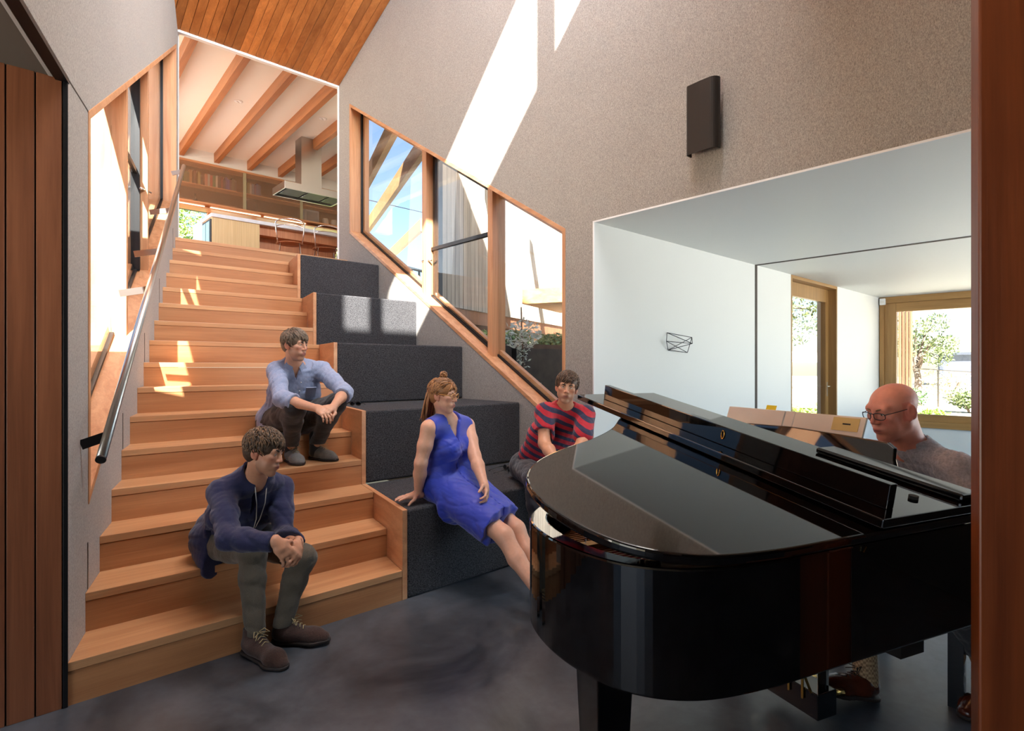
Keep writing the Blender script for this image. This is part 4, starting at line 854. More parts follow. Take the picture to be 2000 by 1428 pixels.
# ================================================================ people: bodies grown from smooth distance fields
A3 = lambda p: np.array(p, float)
def unit(v): v = A3(v); return v / (np.linalg.norm(v) + 1e-12)
class Field:
    """a list of rounded shapes blended into one continuous surface"""
    def __init__(s): s.p = []
    def rc(s, a, b, ra, rb, k=.02, side=None, q=1.0, op=1): s.p.append(('rc', A3(a), A3(b), ra, rb, k, None if side is None else unit(side), q, op)); return s
    def el(s, c, r, k=.02, ax=None, op=1): s.p.append(('el', A3(c), A3(r) if np.ndim(r) else A3((r, r, r)), k, np.eye(3) if ax is None else np.array([unit(a) for a in ax]), op)); return s
    def bounds(s, pad):
        lo = np.full(3, 1e9); hi = -lo
        for p in s.p:
            if p[-1] < 0: continue
            if p[0] == 'rc': m = max(p[3], p[4]) * max(1, p[7]); a = np.minimum(p[1], p[2]) - m; b = np.maximum(p[1], p[2]) + m
            else: m = p[2].max(); a = p[1] - m; b = p[1] + m
            lo = np.minimum(lo, a); hi = np.maximum(hi, b)
        return lo - pad, hi + pad
    def grid(s, lo, hi, h):
        n = np.maximum(4, np.ceil((hi - lo) / h).astype(int) + 1); ax = [lo[i] + h * np.arange(n[i]) for i in range(3)]
        Fd = np.full(n, .12, np.float32)
        for p in s.p:
            if p[0] == 'rc': m = max(p[3], p[4]) * max(1, p[7]); a = np.minimum(p[1], p[2]) - m; b = np.maximum(p[1], p[2]) + m; k = p[5]
            else: m = p[2].max(); a = p[1] - m; b = p[1] + m; k = p[3]
            e = max(k, .012) + 2 * h; i0 = np.clip(((a - e - lo) / h).astype(int), 0, n); i1 = np.clip(((b + e - lo) / h).astype(int) + 2, 0, n)
            if (i1 <= i0).any(): continue
            X = (ax[0][i0[0]:i1[0]])[:, None, None].astype(np.float32); Y = (ax[1][i0[1]:i1[1]])[None, :, None].astype(np.float32); Z = (ax[2][i0[2]:i1[2]])[None, None, :].astype(np.float32)
            if p[0] == 'rc':
                A, B = p[1], p[2]; d = B - A; L2 = max(d @ d, 1e-9)
                t = np.clip(((X - A[0]) * d[0] + (Y - A[1]) * d[1] + (Z - A[2]) * d[2]) / L2, 0, 1)
                dx, dy, dz = X - A[0] - t * d[0], Y - A[1] - t * d[1], Z - A[2] - t * d[2]; dd = dx * dx + dy * dy + dz * dz
                if p[6] is not None: sd = dx * p[6][0] + dy * p[6][1] + dz * p[6][2]; dd = dd - sd * sd * (1 - 1 / p[7] ** 2)
                D_ = np.sqrt(np.maximum(dd, 0)) - (p[3] + t * (p[4] - p[3]))
            else:
                c, r, axs = p[1], p[2], p[4]; dx, dy, dz = X - c[0], Y - c[1], Z - c[2]; k0 = 0; k1 = 0
                for i in range(3): l = dx * axs[i][0] + dy * axs[i][1] + dz * axs[i][2]; k0 = k0 + (l / r[i]) ** 2; k1 = k1 + (l / r[i] ** 2) ** 2
                k0 = np.sqrt(k0); D_ = k0 * (k0 - 1) / np.maximum(np.sqrt(k1), 1e-6)
            sl_ = tuple(slice(i0[i], i1[i]) for i in range(3)); C0 = Fd[sl_]
            if p[-1] > 0: hh = np.maximum(k - np.abs(C0 - D_), 0) / k; Fd[sl_] = np.minimum(C0, D_) - hh * hh * k * .25
            else: hh = np.maximum(k - np.abs(C0 + D_), 0) / k; Fd[sl_] = np.maximum(C0, -D_) + hh * hh * k * .25
        return Fd, ax
def wrinkle(X, Y, Z, seed, wl, n=7, stretch=(1, 1, 1)):
    rg = np.random.RandomState(seed); out = 0
    for i in range(n):
        d = unit(rg.randn(3)) * A3(stretch); w_ = 2 * math.pi / (wl * rg.uniform(.6, 1.5)); ph = rg.uniform(0, 6.28)
        q = (X * d[0] + Y * d[1] + Z * d[2]) * w_ + ph + 1.6 * np.sin((X * d[1] - Y * d[2] + Z * d[0]) * w_ * .35 + ph * 2)
        out = out + (1 - np.abs(np.sin(q))) ** 2 - .3
    return out / n * 1.5
def surfnet(Fd, ax, keep=None):
    h = ax[0][1] - ax[0][0]; lo = A3([a[0] for a in ax]); s = Fd < 0; n = np.array(Fd.shape)
    c = [(i, j, k) for i in (0, 1) for j in (0, 1) for k in (0, 1)]
    cnt = sum(s[i:n[0] - 1 + i, j:n[1] - 1 + j, k:n[2] - 1 + k].astype(np.int8) for i, j, k in c)
    mix = (cnt > 0) & (cnt < 8)
    if keep is not None:
        ii = np.nonzero(mix); ctr = np.stack([ax[d][ii[d]] + h / 2 for d in range(3)], 1); ok = keep(ctr, h); mix[ii[0][~ok], ii[1][~ok], ii[2][~ok]] = False
    I = np.nonzero(mix); m = len(I[0])
    if m == 0: return np.zeros((0, 3)), []
    idx = np.full(mix.shape, -1, np.int32); idx[I] = np.arange(m)
    acc = np.zeros((m, 3)); wt = np.zeros(m); base = np.stack(I, 1)
    for d in range(3):
        o1, o2 = [(d + 1) % 3, (d + 2) % 3]
        for a in (0, 1):
            for b in (0, 1):
                q0 = base.copy(); q0[:, o1] += a; q0[:, o2] += b; q1 = q0.copy(); q1[:, d] += 1
                f0 = Fd[q0[:, 0], q0[:, 1], q0[:, 2]]; f1 = Fd[q1[:, 0], q1[:, 1], q1[:, 2]]; x_ = (f0 < 0) != (f1 < 0)
                t = np.where(x_, f0 / np.where(x_, f0 - f1, 1), 0); pt = q0.astype(float); pt[:, d] += t
                acc += pt * x_[:, None]; wt += x_
    V = lo + (acc / wt[:, None]) * h; faces = []
    for d in range(3):
        o1, o2 = (d + 1) % 3, (d + 2) % 3; a0 = [slice(None)] * 3; a1 = [slice(None)] * 3; a0[d] = slice(0, -1); a1[d] = slice(1, None)
        ch = s[tuple(a0)] != s[tuple(a1)]; E_ = np.stack(np.nonzero(ch), 1)
        E_ = E_[(E_[:, o1] > 0) & (E_[:, o2] > 0) & (E_[:, o1] < n[o1] - 1) & (E_[:, o2] < n[o2] - 1)]
        if not len(E_): continue
        qs = []
        for (x_, y_) in ((-1, -1), (0, -1), (0, 0), (-1, 0)):
            q = E_.copy(); q[:, o1] += x_; q[:, o2] += y_; qs.append(idx[q[:, 0], q[:, 1], q[:, 2]])
        Q = np.stack(qs, 1); Q = Q[(Q >= 0).all(1)] if False else Q; ok = (Q >= 0).all(1)
        inside = s[E_[:, 0], E_[:, 1], E_[:, 2]]; Q[~inside] = Q[~inside][:, ::-1]; faces.append(Q[ok])
    return V, (np.concatenate(faces) if faces else np.zeros((0, 4), int))
def raw_mesh(name, V, Fq, mat, parent, col=None):
    o0 = ORG[parent.name]; me = bpy.data.meshes.new(name); V = V - A3(o0)
    me.vertices.add(len(V)); me.vertices.foreach_set('co', V.astype(np.float32).ravel()); me.loops.add(len(Fq) * 4); me.loops.foreach_set('vertex_index', Fq.astype(np.int32).ravel())
    me.polygons.add(len(Fq)); me.polygons.foreach_set('loop_start', (np.arange(len(Fq)) * 4).astype(np.int32)); me.polygons.foreach_set('loop_total', np.full(len(Fq), 4, np.int32)); me.update(calc_edges=True); me.validate(); me.shade_smooth()
    me.materials.append(mat)
    if col is not None:
        at = me.color_attributes.new('Col', 'FLOAT_COLOR', 'POINT'); at.data.foreach_set('color', np.concatenate([col, np.ones((len(col), 1))], 1).astype(np.float32).ravel())
    o = bpy.data.objects.new(name, me); C.objects.link(o); o.parent = parent; ORG[o.name] = Vector(o0); return o
def grow(name, F, h, mat, parent, mod=None, boxes=(), color=None, pad=.02):
    """mesh a field; boxes = (lo, hi, finer spacing) are meshed finer and joined into the same mesh"""
    lo, hi = F.bounds(pad); Fd, ax = F.grid(lo, hi, h)
    if mod is not None: Fd = mod(Fd, ax[0][:, None, None], ax[1][None, :, None], ax[2][None, None, :])
    def keepc(c, hh):
        ok = np.ones(len(c), bool)
        for a, b, _ in boxes: ok &= ~((c > A3(a) + 1.2 * hh) & (c < A3(b) - 1.2 * hh)).all(1)
        return ok
    V, Q = surfnet(Fd, ax, keepc if boxes else None); Vs = [V]; Qs = [Q]; nb = len(V)
    for bi, (a, b, hf) in enumerate(boxes):
        Fd, ax = F.grid(A3(a) - 2 * hf, A3(b) + 2 * hf, hf)
        if mod is not None: Fd = mod(Fd, ax[0][:, None, None], ax[1][None, :, None], ax[2][None, None, :])
        prev = boxes[:bi]
        def keepf(c, hh, a=a, b=b, prev=prev):
            ok = ((c > A3(a)) & (c < A3(b))).all(1)
            for a2, b2, _ in prev: ok &= ~((c > A3(a2)) & (c < A3(b2))).all(1)
            return ok
        V, Q = surfnet(Fd, ax, keepf); Vs.append(V); Qs.append(Q + nb if len(Q) else np.zeros((0, 4), int)); nb += len(V)
    V = np.concatenate(Vs); Q = np.concatenate([q for q in Qs if len(q)])
    return raw_mesh(name, V, Q, mat, parent, color(V) if color else None)

# ---- cloth, skin and hair materials
def skinmat():
    m, n, b = newmat('skin'); at = n.nodes.new('ShaderNodeVertexColor'); at.layer_name = 'Col'; t = n.nodes.new('ShaderNodeTexNoise'); t.inputs['Scale'].default_value = 60; t.inputs['Detail'].default_value = 5
    tc = n.nodes.new('ShaderNodeTexCoord'); n.links.new(tc.outputs['Object'], t.inputs['Vector']); mr = n.nodes.new('ShaderNodeMapRange'); mr.inputs[3].default_value = .88; mr.inputs[4].default_value = 1.12; n.links.new(t.outputs['Fac'], mr.inputs[0])
    mx = n.nodes.new('ShaderNodeVectorMath'); mx.operation = 'SCALE'; n.links.new(at.outputs[0], mx.inputs[0]); n.links.new(mr.outputs[0], mx.inputs['Scale']); n.links.new(mx.outputs[0], b.inputs['Base Color'])
    b.inputs['Roughness'].default_value = .48; b.inputs['Subsurface Weight'].default_value = .05; b.inputs['Subsurface Radius'].default_value = (.012, .005, .003); b.inputs['Subsurface Scale'].default_value = 1.0
skinmat()
def cloth(name, rgb, rough=.85, nscale=300, noise=.18, sheen=.25, bump=.25):
    m = flat(name, rgb, rough, noise=noise, nscale=nscale, bump=bump); m.node_tree.nodes['Principled BSDF'].inputs['Sheen Weight'].default_value = sheen; return m
def hairmat(name, a, b):
    m, n, bs = newmat(name); g_ = n.nodes.new('ShaderNodeNewGeometry'); r = n.nodes.new('ShaderNodeValToRGB'); r.color_ramp.elements[0].color = lin(a); r.color_ramp.elements[1].color = lin(b); n.links.new(g_.outputs['Random Per Island'], r.inputs[0]); n.links.new(r.outputs[0], bs.inputs['Base Color'])
    bs.inputs['Roughness'].default_value = .45; bs.inputs['Anisotropic'].default_value = .5; return m
flat('eye_white', (226, 220, 212), .25); flat('eye_iris', (60, 44, 32), .2); flat('brow_dark', (52, 36, 26), .7); flat('brow_light', (130, 100, 70), .7)

class Head:
    def __init__(s, c, fwd, up, k=.92):
        s.k = k; s.c = A3(c); s.f = unit(fwd); s.r = unit(np.cross(s.f, unit(up))); s.u = np.cross(s.r, s.f); s.ax = [s.r, s.f, s.u]
    def at(s, x, y, z): return s.c + (s.r * x + s.f * y + s.u * z) * s.k
    def loc(s, V): d = (V - s.c) / s.k; return np.stack([d @ s.r, d @ s.f, d @ s.u], 1)
    def el(s, F, c, r, k, op=1, ax=None): F.el(s.at(*c), A3(r) * s.k, k * s.k, ax or s.ax, op)
    def rc(s, F, a, b, ra, rb, k, op=1, side=None, q=1): F.rc(s.at(*a), s.at(*b), ra * s.k, rb * s.k, k * s.k, side, q, op)
    def build(s, F, wide=1.0, heavy=0.0):
        w_ = wide
        s.el(F, (0, -.014, .034), (.076 * w_, .097, .078), .03)
        s.el(F, (0, .028, -.03), (.057 * w_, .062, .086), .035)
        for x in (-1, 1):
            s.rc(F, (.046 * x * w_, -.002, -.058), (.012 * x, .060, -.103), .017 + heavy, .014 + heavy, .03)
            s.el(F, (.043 * x * w_, .060, -.014), (.022, .021, .018), .02)
            s.el(F, (.034 * x * w_, .050, -.055), (.018 + heavy, .020, .026), .025)
        s.el(F, (0, .068, -.106), (.020 + heavy * .5, .017, .016), .02)
        s.rc(F, (-.040 * w_, .072, .026), (.040 * w_, .072, .026), .0145, .0145, .018)
        for x in (-1, 1): s.el(F, (.031 * x, .097, .006), (.019, .016, .0115), .012, -1)
        s.rc(F, (0, .085, .020), (0, .106, -.026), .0068, .0100, .012)
        for x in (-1, 1): s.el(F, (.0115 * x, .095, -.031), (.0078, .0105, .007), .008)
        for x in (-1, 1):
            s.el(F, (.031 * x, .0725, .0075), (.0175, .0155, .0135), .004)
            s.el(F, (.031 * x, .0925, .0055), (.0150, .0135, .0050), .002, -1)
        s.el(F, (0, .076, -.066), (.033, .022, .020), .015)
        s.el(F, (0, .0905, -.0605), (.0235, .010, .0058), .006); s.el(F, (0, .0895, -.0725), (.0205, .010, .0068), .006)
        for x in (-1, 1):
            ea = [unit(s.r * .35 * x * -1 + s.f * 1.0), unit(s.r * x), s.u]
            s.el(F, (.079 * x * w_, -.012, -.004), (.021, .0085, .034), .006, 1, [unit(s.f - s.r * x * .45), unit(s.r * x + s.f * .45), s.u])
            s.el(F, (.088 * x * w_, -.007, .002), (.011, .006, .020), .005, -1, [unit(s.f - s.r * x * .45), unit(s.r * x + s.f * .45), s.u])
            s.el(F, (.074 * x * w_, -.002, -.032), (.009, .006, .010), .005)
    def box(s, hf=.003): m = .145 * s.k; return (s.c - m, s.c + m, hf)
    def eyes(s, parent, look=(0, 0)):
        for x in (-1, 1):
            e = MB().ball(s.at(.031 * x, .0738, .0060), .0126 * s.k, 16, 12); o = link('eye', e, M['eye_white'], parent, smooth=True)
            c = s.at(.031 * x, .0738, .0060); d = unit(s.f + s.r * look[0] + s.u * look[1]); t = Vector(d).orthogonal().normalized(); b = Vector(d).cross(t)
            ir = MB().ball(Vector(c + d * .0079 * s.k), (.0066 * s.k, .0066 * s.k, .0052 * s.k), 14, 8, (t, b, Vector(d))); link('iris', ir, M['eye_iris'], o, smooth=True)
    def brows(s, parent, mat, thick=.0042, arch=.004, drop=0.0):
        for x in (-1, 1):
            mb = MB(); pts = [s.at(x * a, b, c - drop) for a, b, c in ((.014, .0905, .0225), (.026, .0915, .0255 + arch * .6), (.038, .085, .0265 + arch), (.050, .071, .021))]
            mb.tube(pts, [thick * s.k, thick * 1.15 * s.k, thick * .9 * s.k, thick * .3 * s.k], 6)
            link('eyebrow', mb, mat, parent, smooth=True)
    def colour(s, skin, lip, flush, stubble=None):
        skin, lip, flush = [A3(lin(c)[:3]) for c in (skin, lip, flush)]; st = None if stubble is None else A3(lin(stubble)[:3])
        def f(V):
            L = s.loc(V); col = np.tile(skin, (len(V), 1)); inh = (np.abs(L[:, 0]) < .1) & (L[:, 1] > 0) & (np.abs(L[:, 2]) < .13)
            def mix(wt, c): col[:] = col * (1 - wt[:, None]) + c * wt[:, None]
            for x in (-1, 1): mix(inh * np.exp(-(((L[:, 0] - .042 * x) / .022) ** 2 + ((L[:, 2] + .024) / .022) ** 2)) * .5, flush)
            mix(inh * np.exp(-((L[:, 0] / .014) ** 2 + ((L[:, 2] + .026) / .014) ** 2)) * .5, flush)
            mix((np.abs(L[:, 0]) > .066) * (np.abs(L[:, 0]) < .105) * (np.abs(L[:, 2]) < .04) * (np.abs(L[:, 1] + .01) < .03) * .6, flush)
            if st is not None: mix(inh * (L[:, 2] < -.035) * np.clip((-.03 - L[:, 2]) / .03, 0, 1) * (L[:, 1] > .0) * .35, st)
            lz = (L[:, 2] + .066); mix(inh * np.exp(-((L[:, 0] / .022) ** 4 + (lz / .0115) ** 4)) * (L[:, 1] > .075) * 1.0, lip)
            mix(inh * np.exp(-((L[:, 0] / .021) ** 4 + ((lz - .0005) / .0022) ** 2)) * (L[:, 1] > .07) * .75, lip * .25)
            return col
        return f
def hair_cap(H, parent, mat, vol=1.0, front=.045, low=-.055, seed=1, locks=260, lock_len=.07, fwd=.5, part=0.0, messy=.35, lw=.0034, fr_y=.07, side_low=-.01, cut=True, h=.0035):
    """hair: a shaped mass over the scalp with many overlapping locks"""
    F = Field(); H.el(F, (0, -.016, .040), (.083 + .006 * vol, .105 + .004 * vol, .080 + .012 * vol), .02)
    H.el(F, (0, -.045, -.015), (.074, .068, .062), .03)
    H.el(F, (0, .075 + fr_y, front - .095), (.082, .10, .105), .012, -1)            # face
    for x in (-1, 1): H.el(F, (.09 * x, .015, -.035 + side_low + .01), (.04, .034, .045), .01, -1)      # ears
    lo_ = H.at(0, 0, low)
    def mod(Fd, X, Y, Z):
        d = (X - lo_[0]) * -H.u[0] + (Y - lo_[1]) * -H.u[1] + (Z - lo_[2]) * -H.u[2]
        return np.maximum(Fd + .005 * wrinkle(X, Y, Z, seed, .010, 6) * H.k, d)
    o = grow('hair', F, h, mat, parent, mod)
    rg = random.Random(seed); mb = MB(); n = 0; tries = 0
    locks = int(locks * 2.3)
    while n < locks and tries < locks * 30:
        tries += 1; d = unit([rg.gauss(0, 1), rg.gauss(0, 1), rg.gauss(.4, 1)]); R_ = A3((.080 + .006 * vol, .101 + .004 * vol, .078 + .012 * vol)); p = d * R_ + A3((0, -.016, .040))
        if p[2] < low + .03 or (p[1] > .02 and p[2] < front + .01 + .25 * abs(p[0])) or (abs(p[0]) > .05 and p[1] > -.02 and p[2] < .028): continue
        n += 1; pts = []; q = p.copy(); L = lock_len * rg.uniform(.6, 1.25); ns = 6; ph = A3((rg.gauss(0, messy), rg.gauss(0, messy), rg.gauss(0, messy * .6)))
        for i in range(ns + 1):
            pts.append(H.at(*q)); nrm = unit((q - A3((0, -.016, .040))) / R_ ** 2); away = q - A3((part * .05, -.045, .13)); away = away - nrm * (away @ nrm)
            dr = unit(unit(away) * .8 + A3((part * -.3, fwd * (1 if q[1] > -.02 else 0), -.55 if q[2] < .09 else -.1)) + ph); dr = unit(dr - nrm * (dr @ nrm) * .9)
            q = q + dr * L / ns; e = np.sqrt((((q - A3((0, -.016, .040))) / R_) ** 2).sum()); tgt = 1.05 + .05 * math.sin(i * 1.0)
            if q[2] > -.03: q = A3((0, -.016, .040)) + (q - A3((0, -.016, .040))) * (tgt / e)
        mb.tube(pts, [lw * rg.uniform(.7, 1.3) * H.k * x for x in (.5, 1, 1.1, 1.0, .8, .5, .1)], 4)
    link('locks', mb, mat, o, smooth=True)
    return o
def hand(F, w_, d, nrm, thumb, k=.84, curl=(.35, .5, .4), tcurl=.3, spread=.1, lens=(1, 1, 1, 1)):
    """palm, four unequal fingers of three joints, thumb from the side of the palm; returns a fine box"""
    w_ = A3(w_); d = unit(d); nrm = unit(A3(nrm) - d * (A3(nrm) @ d)); t = np.cross(d, nrm); t = t if t @ A3(thumb) > 0 else -t; pts = [w_]
    F.rc(w_ - d * .02 * k, w_ + d * .035 * k, .024 * k, .027 * k, .015, t, 1.25)
    F.rc(w_ + d * .03 * k + t * .014 * k, w_ + d * .072 * k + t * .018 * k, .0145 * k, .0125 * k, .014, t, 1.6); F.rc(w_ + d * .03 * k - t * .014 * k, w_ + d * .068 * k - t * .016 * k, .0145 * k, .0125 * k, .014, t, 1.6)
    for i, (off, ln, r) in enumerate(((.031, .074, .0088), (.0105, .083, .009), (-.010, .077, .0086), (-.029, .060, .0076))):
        base = w_ + (d * (.086 - .006 * abs(i - 1.2)) + t * off) * k; F.rc(w_ + (d * .02 + t * off * .5) * k, base, .012 * k, .0105 * k, .010)
        dirn = unit(d + t * spread * (1.3 - i) * .8); a = 0; p = base
        for j, fr in enumerate((.46, .30, .24)):
            a += curl[j] * lens[i]; v = dirn * math.cos(a) + nrm * math.sin(a); q = p + v * ln * fr * k; F.rc(p, q, r * k * (1 - .08 * j), r * k * (.92 - .09 * j), .004); p = q; pts.append(q)
    b = w_ + (d * .022 + t * .026) * k; v = unit(d * .55 + t * .75 + nrm * .35); p1 = b + v * .040 * k; F.rc(w_ + d * .01 * k, b, .016 * k, .0155 * k, .012); F.rc(b, p1, .0145 * k, .0115 * k, .008)
    v2 = unit(d * .9 + t * (.45 - tcurl) + nrm * (.25 + tcurl)); p2 = p1 + v2 * .030 * k; p3 = p2 + unit(v2 + nrm * tcurl) * .026 * k; F.rc(p1, p2, .0112 * k, .0098 * k, .005); F.rc(p2, p3, .0098 * k, .008 * k, .004); pts += [p3, p1]
    pts = np.array(pts); return (pts.min(0) - .022, pts.max(0) + .022, .0032)
def torso(F, J, off=0.0, k=.88, belly=0.0, bust=0.0, wid=1.0):
    hp = (J['hipR'] + J['hipL']) / 2; sd = unit(J['hipR'] - J['hipL']); sh = (J['shR'] + J['shL']) / 2; ss_ = unit(J['shR'] - J['shL']); ms = unit(sd + ss_); up = unit(J['neck'] - hp); fr = unit(np.cross(up, ms))
    if fr @ J['fwd'] < 0: fr = -fr
    F.rc(hp + up * .01, hp + (sh - hp) * .30 + fr * .012, .112 * k + off, .108 * k + off, .05, sd, 1.42 * wid)
    F.rc(hp + (sh - hp) * .28 + fr * (.012 + belly), hp + (sh - hp) * .62 + fr * .006, .108 * k + off + belly, .114 * k + off, .05, ms, 1.38 * wid)
    F.rc(hp + (sh - hp) * .60 + fr * .004, sh + (hp - sh) * .14, .116 * k + off, .088 * k + off, .05, ss_, 1.48 * wid)
    F.rc(J['shR'], J['neck'] + up * -.02, .052 * k + off, .058 * k + off, .05); F.rc(J['shL'], J['neck'] + up * -.02, .052 * k + off, .058 * k + off, .05)
    if bust:
        for x in (-1, 1): F.el(hp + (sh - hp) * .66 + fr * .095 * k + ms * x * .065, .058 * bust + off, .04)
    return hp, sh, up, fr, ms
def arm(F, s_, e, w_, off=0.0, k=.88, fat=1.0):
    F.rc(s_, s_ + (e - s_) * .5, .053 * k * fat + off, .047 * k * fat + off, .03); F.rc(s_ + (e - s_) * .5, e, .047 * k * fat + off, .040 * k * fat + off, .02)
    F.rc(e, e + (w_ - e) * .35, .040 * k * fat + off, .042 * k * fat + off, .02); F.rc(e + (w_ - e) * .35, w_, .042 * k * fat + off, .027 * k + off, .015)
def legp(F, h_, kn, an, off=0.0, k=.88, fat=1.0, calf=True):
    F.rc(h_, h_ + (kn - h_) * .55, .092 * k * fat + off, .078 * k * fat + off, .045); F.rc(h_ + (kn - h_) * .55, kn, .078 * k * fat + off, .058 * k + off, .03)
    back = unit(np.cross(np.cross(kn - h_, an - kn), an - kn)); back = back if back @ (h_ - kn) > 0 else -back; cm = kn + (an - kn) * .33 + back * .016 * k
    F.rc(kn, cm, .056 * k + off, .056 * k * fat + off, .03); F.rc(cm, an, .054 * k * fat + off, .038 * k + off, .02)
def shoe(parent, heel, toe, mat, solemat, k=.92, lace=None, ankle=None, boot=True, name='shoe'):
    heel, toe = A3(heel), A3(toe); d = unit(toe - heel); L = np.linalg.norm(toe - heel); up = unit(np.cross(np.cross(d, [0, 0, 1]), d)); sd = np.cross(d, up); F = Field()
    F.rc(heel + d * .035 + up * .045, heel + d * .09 + up * .05, .036 * k, .040 * k, .02); F.rc(heel + d * .08 + up * .045, heel + d * (L - .075) + up * .030, .042 * k, .036 * k, .03, sd, 1.12); F.rc(heel + d * (L - .085) + up * .026, toe - d * .030 + up * .020, .040 * k, .026 * k, .03, sd, 1.2)
    if boot: F.rc(heel + d * .045 + up * .05, heel + d * .05 + up * .115, .041 * k, .040 * k, .02)
    def mod(Fd, X, Y, Z): q = (X - heel[0]) * up[0] + (Y - heel[1]) * up[1] + (Z - heel[2]) * up[2]; return np.maximum(np.maximum(Fd + .0012 * wrinkle(X, Y, Z, 5, .03), .014 - q), q - (.122 if boot else .085))
    o = grow(name, F, .0045, mat, parent, mod)
    G_ = Field(); G_.rc(heel + d * .035 + up * .012, heel + d * (L - .08) + up * .012, .042 * k, .046 * k, .02, sd, 1.05); G_.rc(heel + d * (L - .085) + up * .012, toe - d * .03 + up * .012, .046 * k, .030 * k, .03, sd, 1.15)
    def mod2(Fd, X, Y, Z): q = (X - heel[0]) * up[0] + (Y - heel[1]) * up[1] + (Z - heel[2]) * up[2]; return np.maximum(np.maximum(Fd, q - .017), .001 - q)
    grow('sole', G_, .0045, solemat, o, mod2)
    if lace:
        mb = MB()
        for i in range(4):
            c = heel + d * (.105 + .016 * i) + up * (.104 - .0085 * i if boot else .092 - .007 * i); mb.tube([Vector(c - sd * .02 - up * .006), Vector(c + up * .003), Vector(c + sd * .02 + d * .006 - up * .006)], .0022, 6)
        c = heel + d * .10 + up * .112
        for x in (-1, 1): mb.tube([Vector(c), Vector(c + sd * .025 * x + up * .012 + d * .01), Vector(c + sd * .04 * x + d * .03 - up * .004), Vector(c + sd * .018 * x + d * .022), Vector(c)], .002, 6); mb.tube([Vector(c), Vector(c + sd * .03 * x - up * .02 + d * .03)], .002, 6)
        link('laces', mb, lace, o, smooth=True)
    return o
def glasses(H, parent, mat, shape='round', thick=.0022, rimless=False):
    g_ = link('glasses', MB().tube([H.at(-.010, .104, .010), H.at(0, .107, .013), H.at(.010, .104, .010)], thick * H.k, 6), mat, parent, smooth=True)
    for x in (-1, 1):
        if shape == 'round': pts = [H.at(x * .033 + .024 * math.cos(a), .102 - .006 * abs(math.cos(a)) * (1 if math.cos(a) * x > 0 else 0), .004 + .019 * math.sin(a)) for a in np.linspace(0, 2 * math.pi, 22)[:-1]]
        else: pts = [H.at(x * .034 + .026 * math.copysign(abs(math.cos(a)) ** .6, math.cos(a)), .103 - .008 * abs(math.cos(a)) * (1 if math.cos(a) * x > 0 else 0), .001 + .0145 * math.copysign(abs(math.sin(a)) ** .7, math.sin(a))) for a in np.linspace(0, 2 * math.pi, 22)[:-1]]
        link('rim', MB().tube(pts, thick * H.k, 6, closed=True), mat, g_, smooth=True)
        link('lens', MB().add(pts, [tuple(range(len(pts)))]), M['glass'], g_)
        link('temple', MB().tube([H.at(x * .058, .094, .008), H.at(x * .074, .045, .010), H.at(x * .083, -.012, .012), H.at(x * .080, -.03, -.01)], thick * .9 * H.k, 6), mat, g_, smooth=True)
    return g_
def folds(X, Y, Z, seed, wl, stretch=(1, 1, 1)): return .75 * wrinkle(X, Y, Z, seed, wl * 1.25, 2, stretch) + .35 * wrinkle(X, Y, Z, seed + 100, wl * .55, 3, stretch)
def neck_axis(H, J): return unit(H.at(0, -.025, -.05) - J['neck'])
def wP(*a): return A3(P(*a))
# ---------------------------------------------------------------- man in the navy jacket, low on the stair
def plane(n_, c): n_ = unit(n_); c = A3(c); return lambda X, Y, Z: (X - c[0]) * n_[0] + (Y - c[1]) * n_[1] + (Z - c[2]) * n_[2]
K = .88
cloth('navy_cloth', (24, 30, 72)); cloth('olive_cloth', (86, 77, 64)); cloth('chambray', (150, 162, 192)); cloth('black_cloth', (34, 34, 36)); cloth('dress_blue', (32, 56, 178), .55, 200, .08, .4, .1); cloth('grey_knit', (166, 168, 178), .9, 120, .22); cloth('charcoal_cloth', (58, 58, 62))
cloth('suede_brown', (60, 38, 30), .95, 160, .25); cloth('suede_grey', (112, 110, 106), .95, 160, .2); flat('sole_dark', (40, 30, 26), .7); flat('sole_tan', (120, 92, 66), .7); flat('lace_tan', (170, 150, 110), .8); flat('leather_brown', (78, 36, 22), .22, noise=.2, nscale=30); flat('tee_white', (210, 208, 204), .8)
hairmat('hair_brown', (62, 46, 34), (128, 96, 68)); hairmat('hair_dark', (56, 40, 30), (112, 82, 58)); hairmat('hair_grey', (76, 60, 48), (150, 128, 106)); hairmat('hair_auburn', (112, 72, 44), (190, 134, 84))
def joints(d, fwd): J = {k: (wP(*v) if len(v) == 3 and v[0] > 20 else A3(v)) for k, v in d.items()}; J['fwd'] = unit(fwd); return J

J = joints(dict(head=(517, 883, 2.66), neck=(499, 927, 2.76), shR=(434, 962, 2.68), shL=(548, 954, 2.92), elR=(446, 1052, 2.47), wrR=(541, 1060, 2.42), elL=(552, 1046, 2.78), wrL=(582, 1062, 2.52),
    hipR=(.83, 3.20, .43), hipL=(1.01, 3.25, .43), knR=(.893, 2.80, .465), anR=(.885, 2.742, .085), knL=(592, 1090, 2.78), anL=(1.01, 2.755, .085)), (.3, -1, 0))
t1 = thing('person', (.93, 3.0, 0), 'man in a navy jacket and brown boots sitting low on the timber stair', 'person')
Hd = Head(J['head'], P(640, 912, 2.62) - P(517, 883, 2.66), (.02, .10, 1), .83)
F = Field(); Hd.build(F); F.rc(Hd.at(0, -.025, -.05), J['neck'] - A3((0, 0, .03)), .050 * K, .056 * K, .03)
torso(F, J, -.012); arm(F, J['shR'], J['elR'], J['wrR'], -.008); arm(F, J['shL'], J['elL'], J['wrL'], -.008); legp(F, J['hipR'], J['knR'], J['anR'], -.008); legp(F, J['hipL'], J['knL'], J['anL'], -.008)
hc = wP(578, 1090, 2.44)
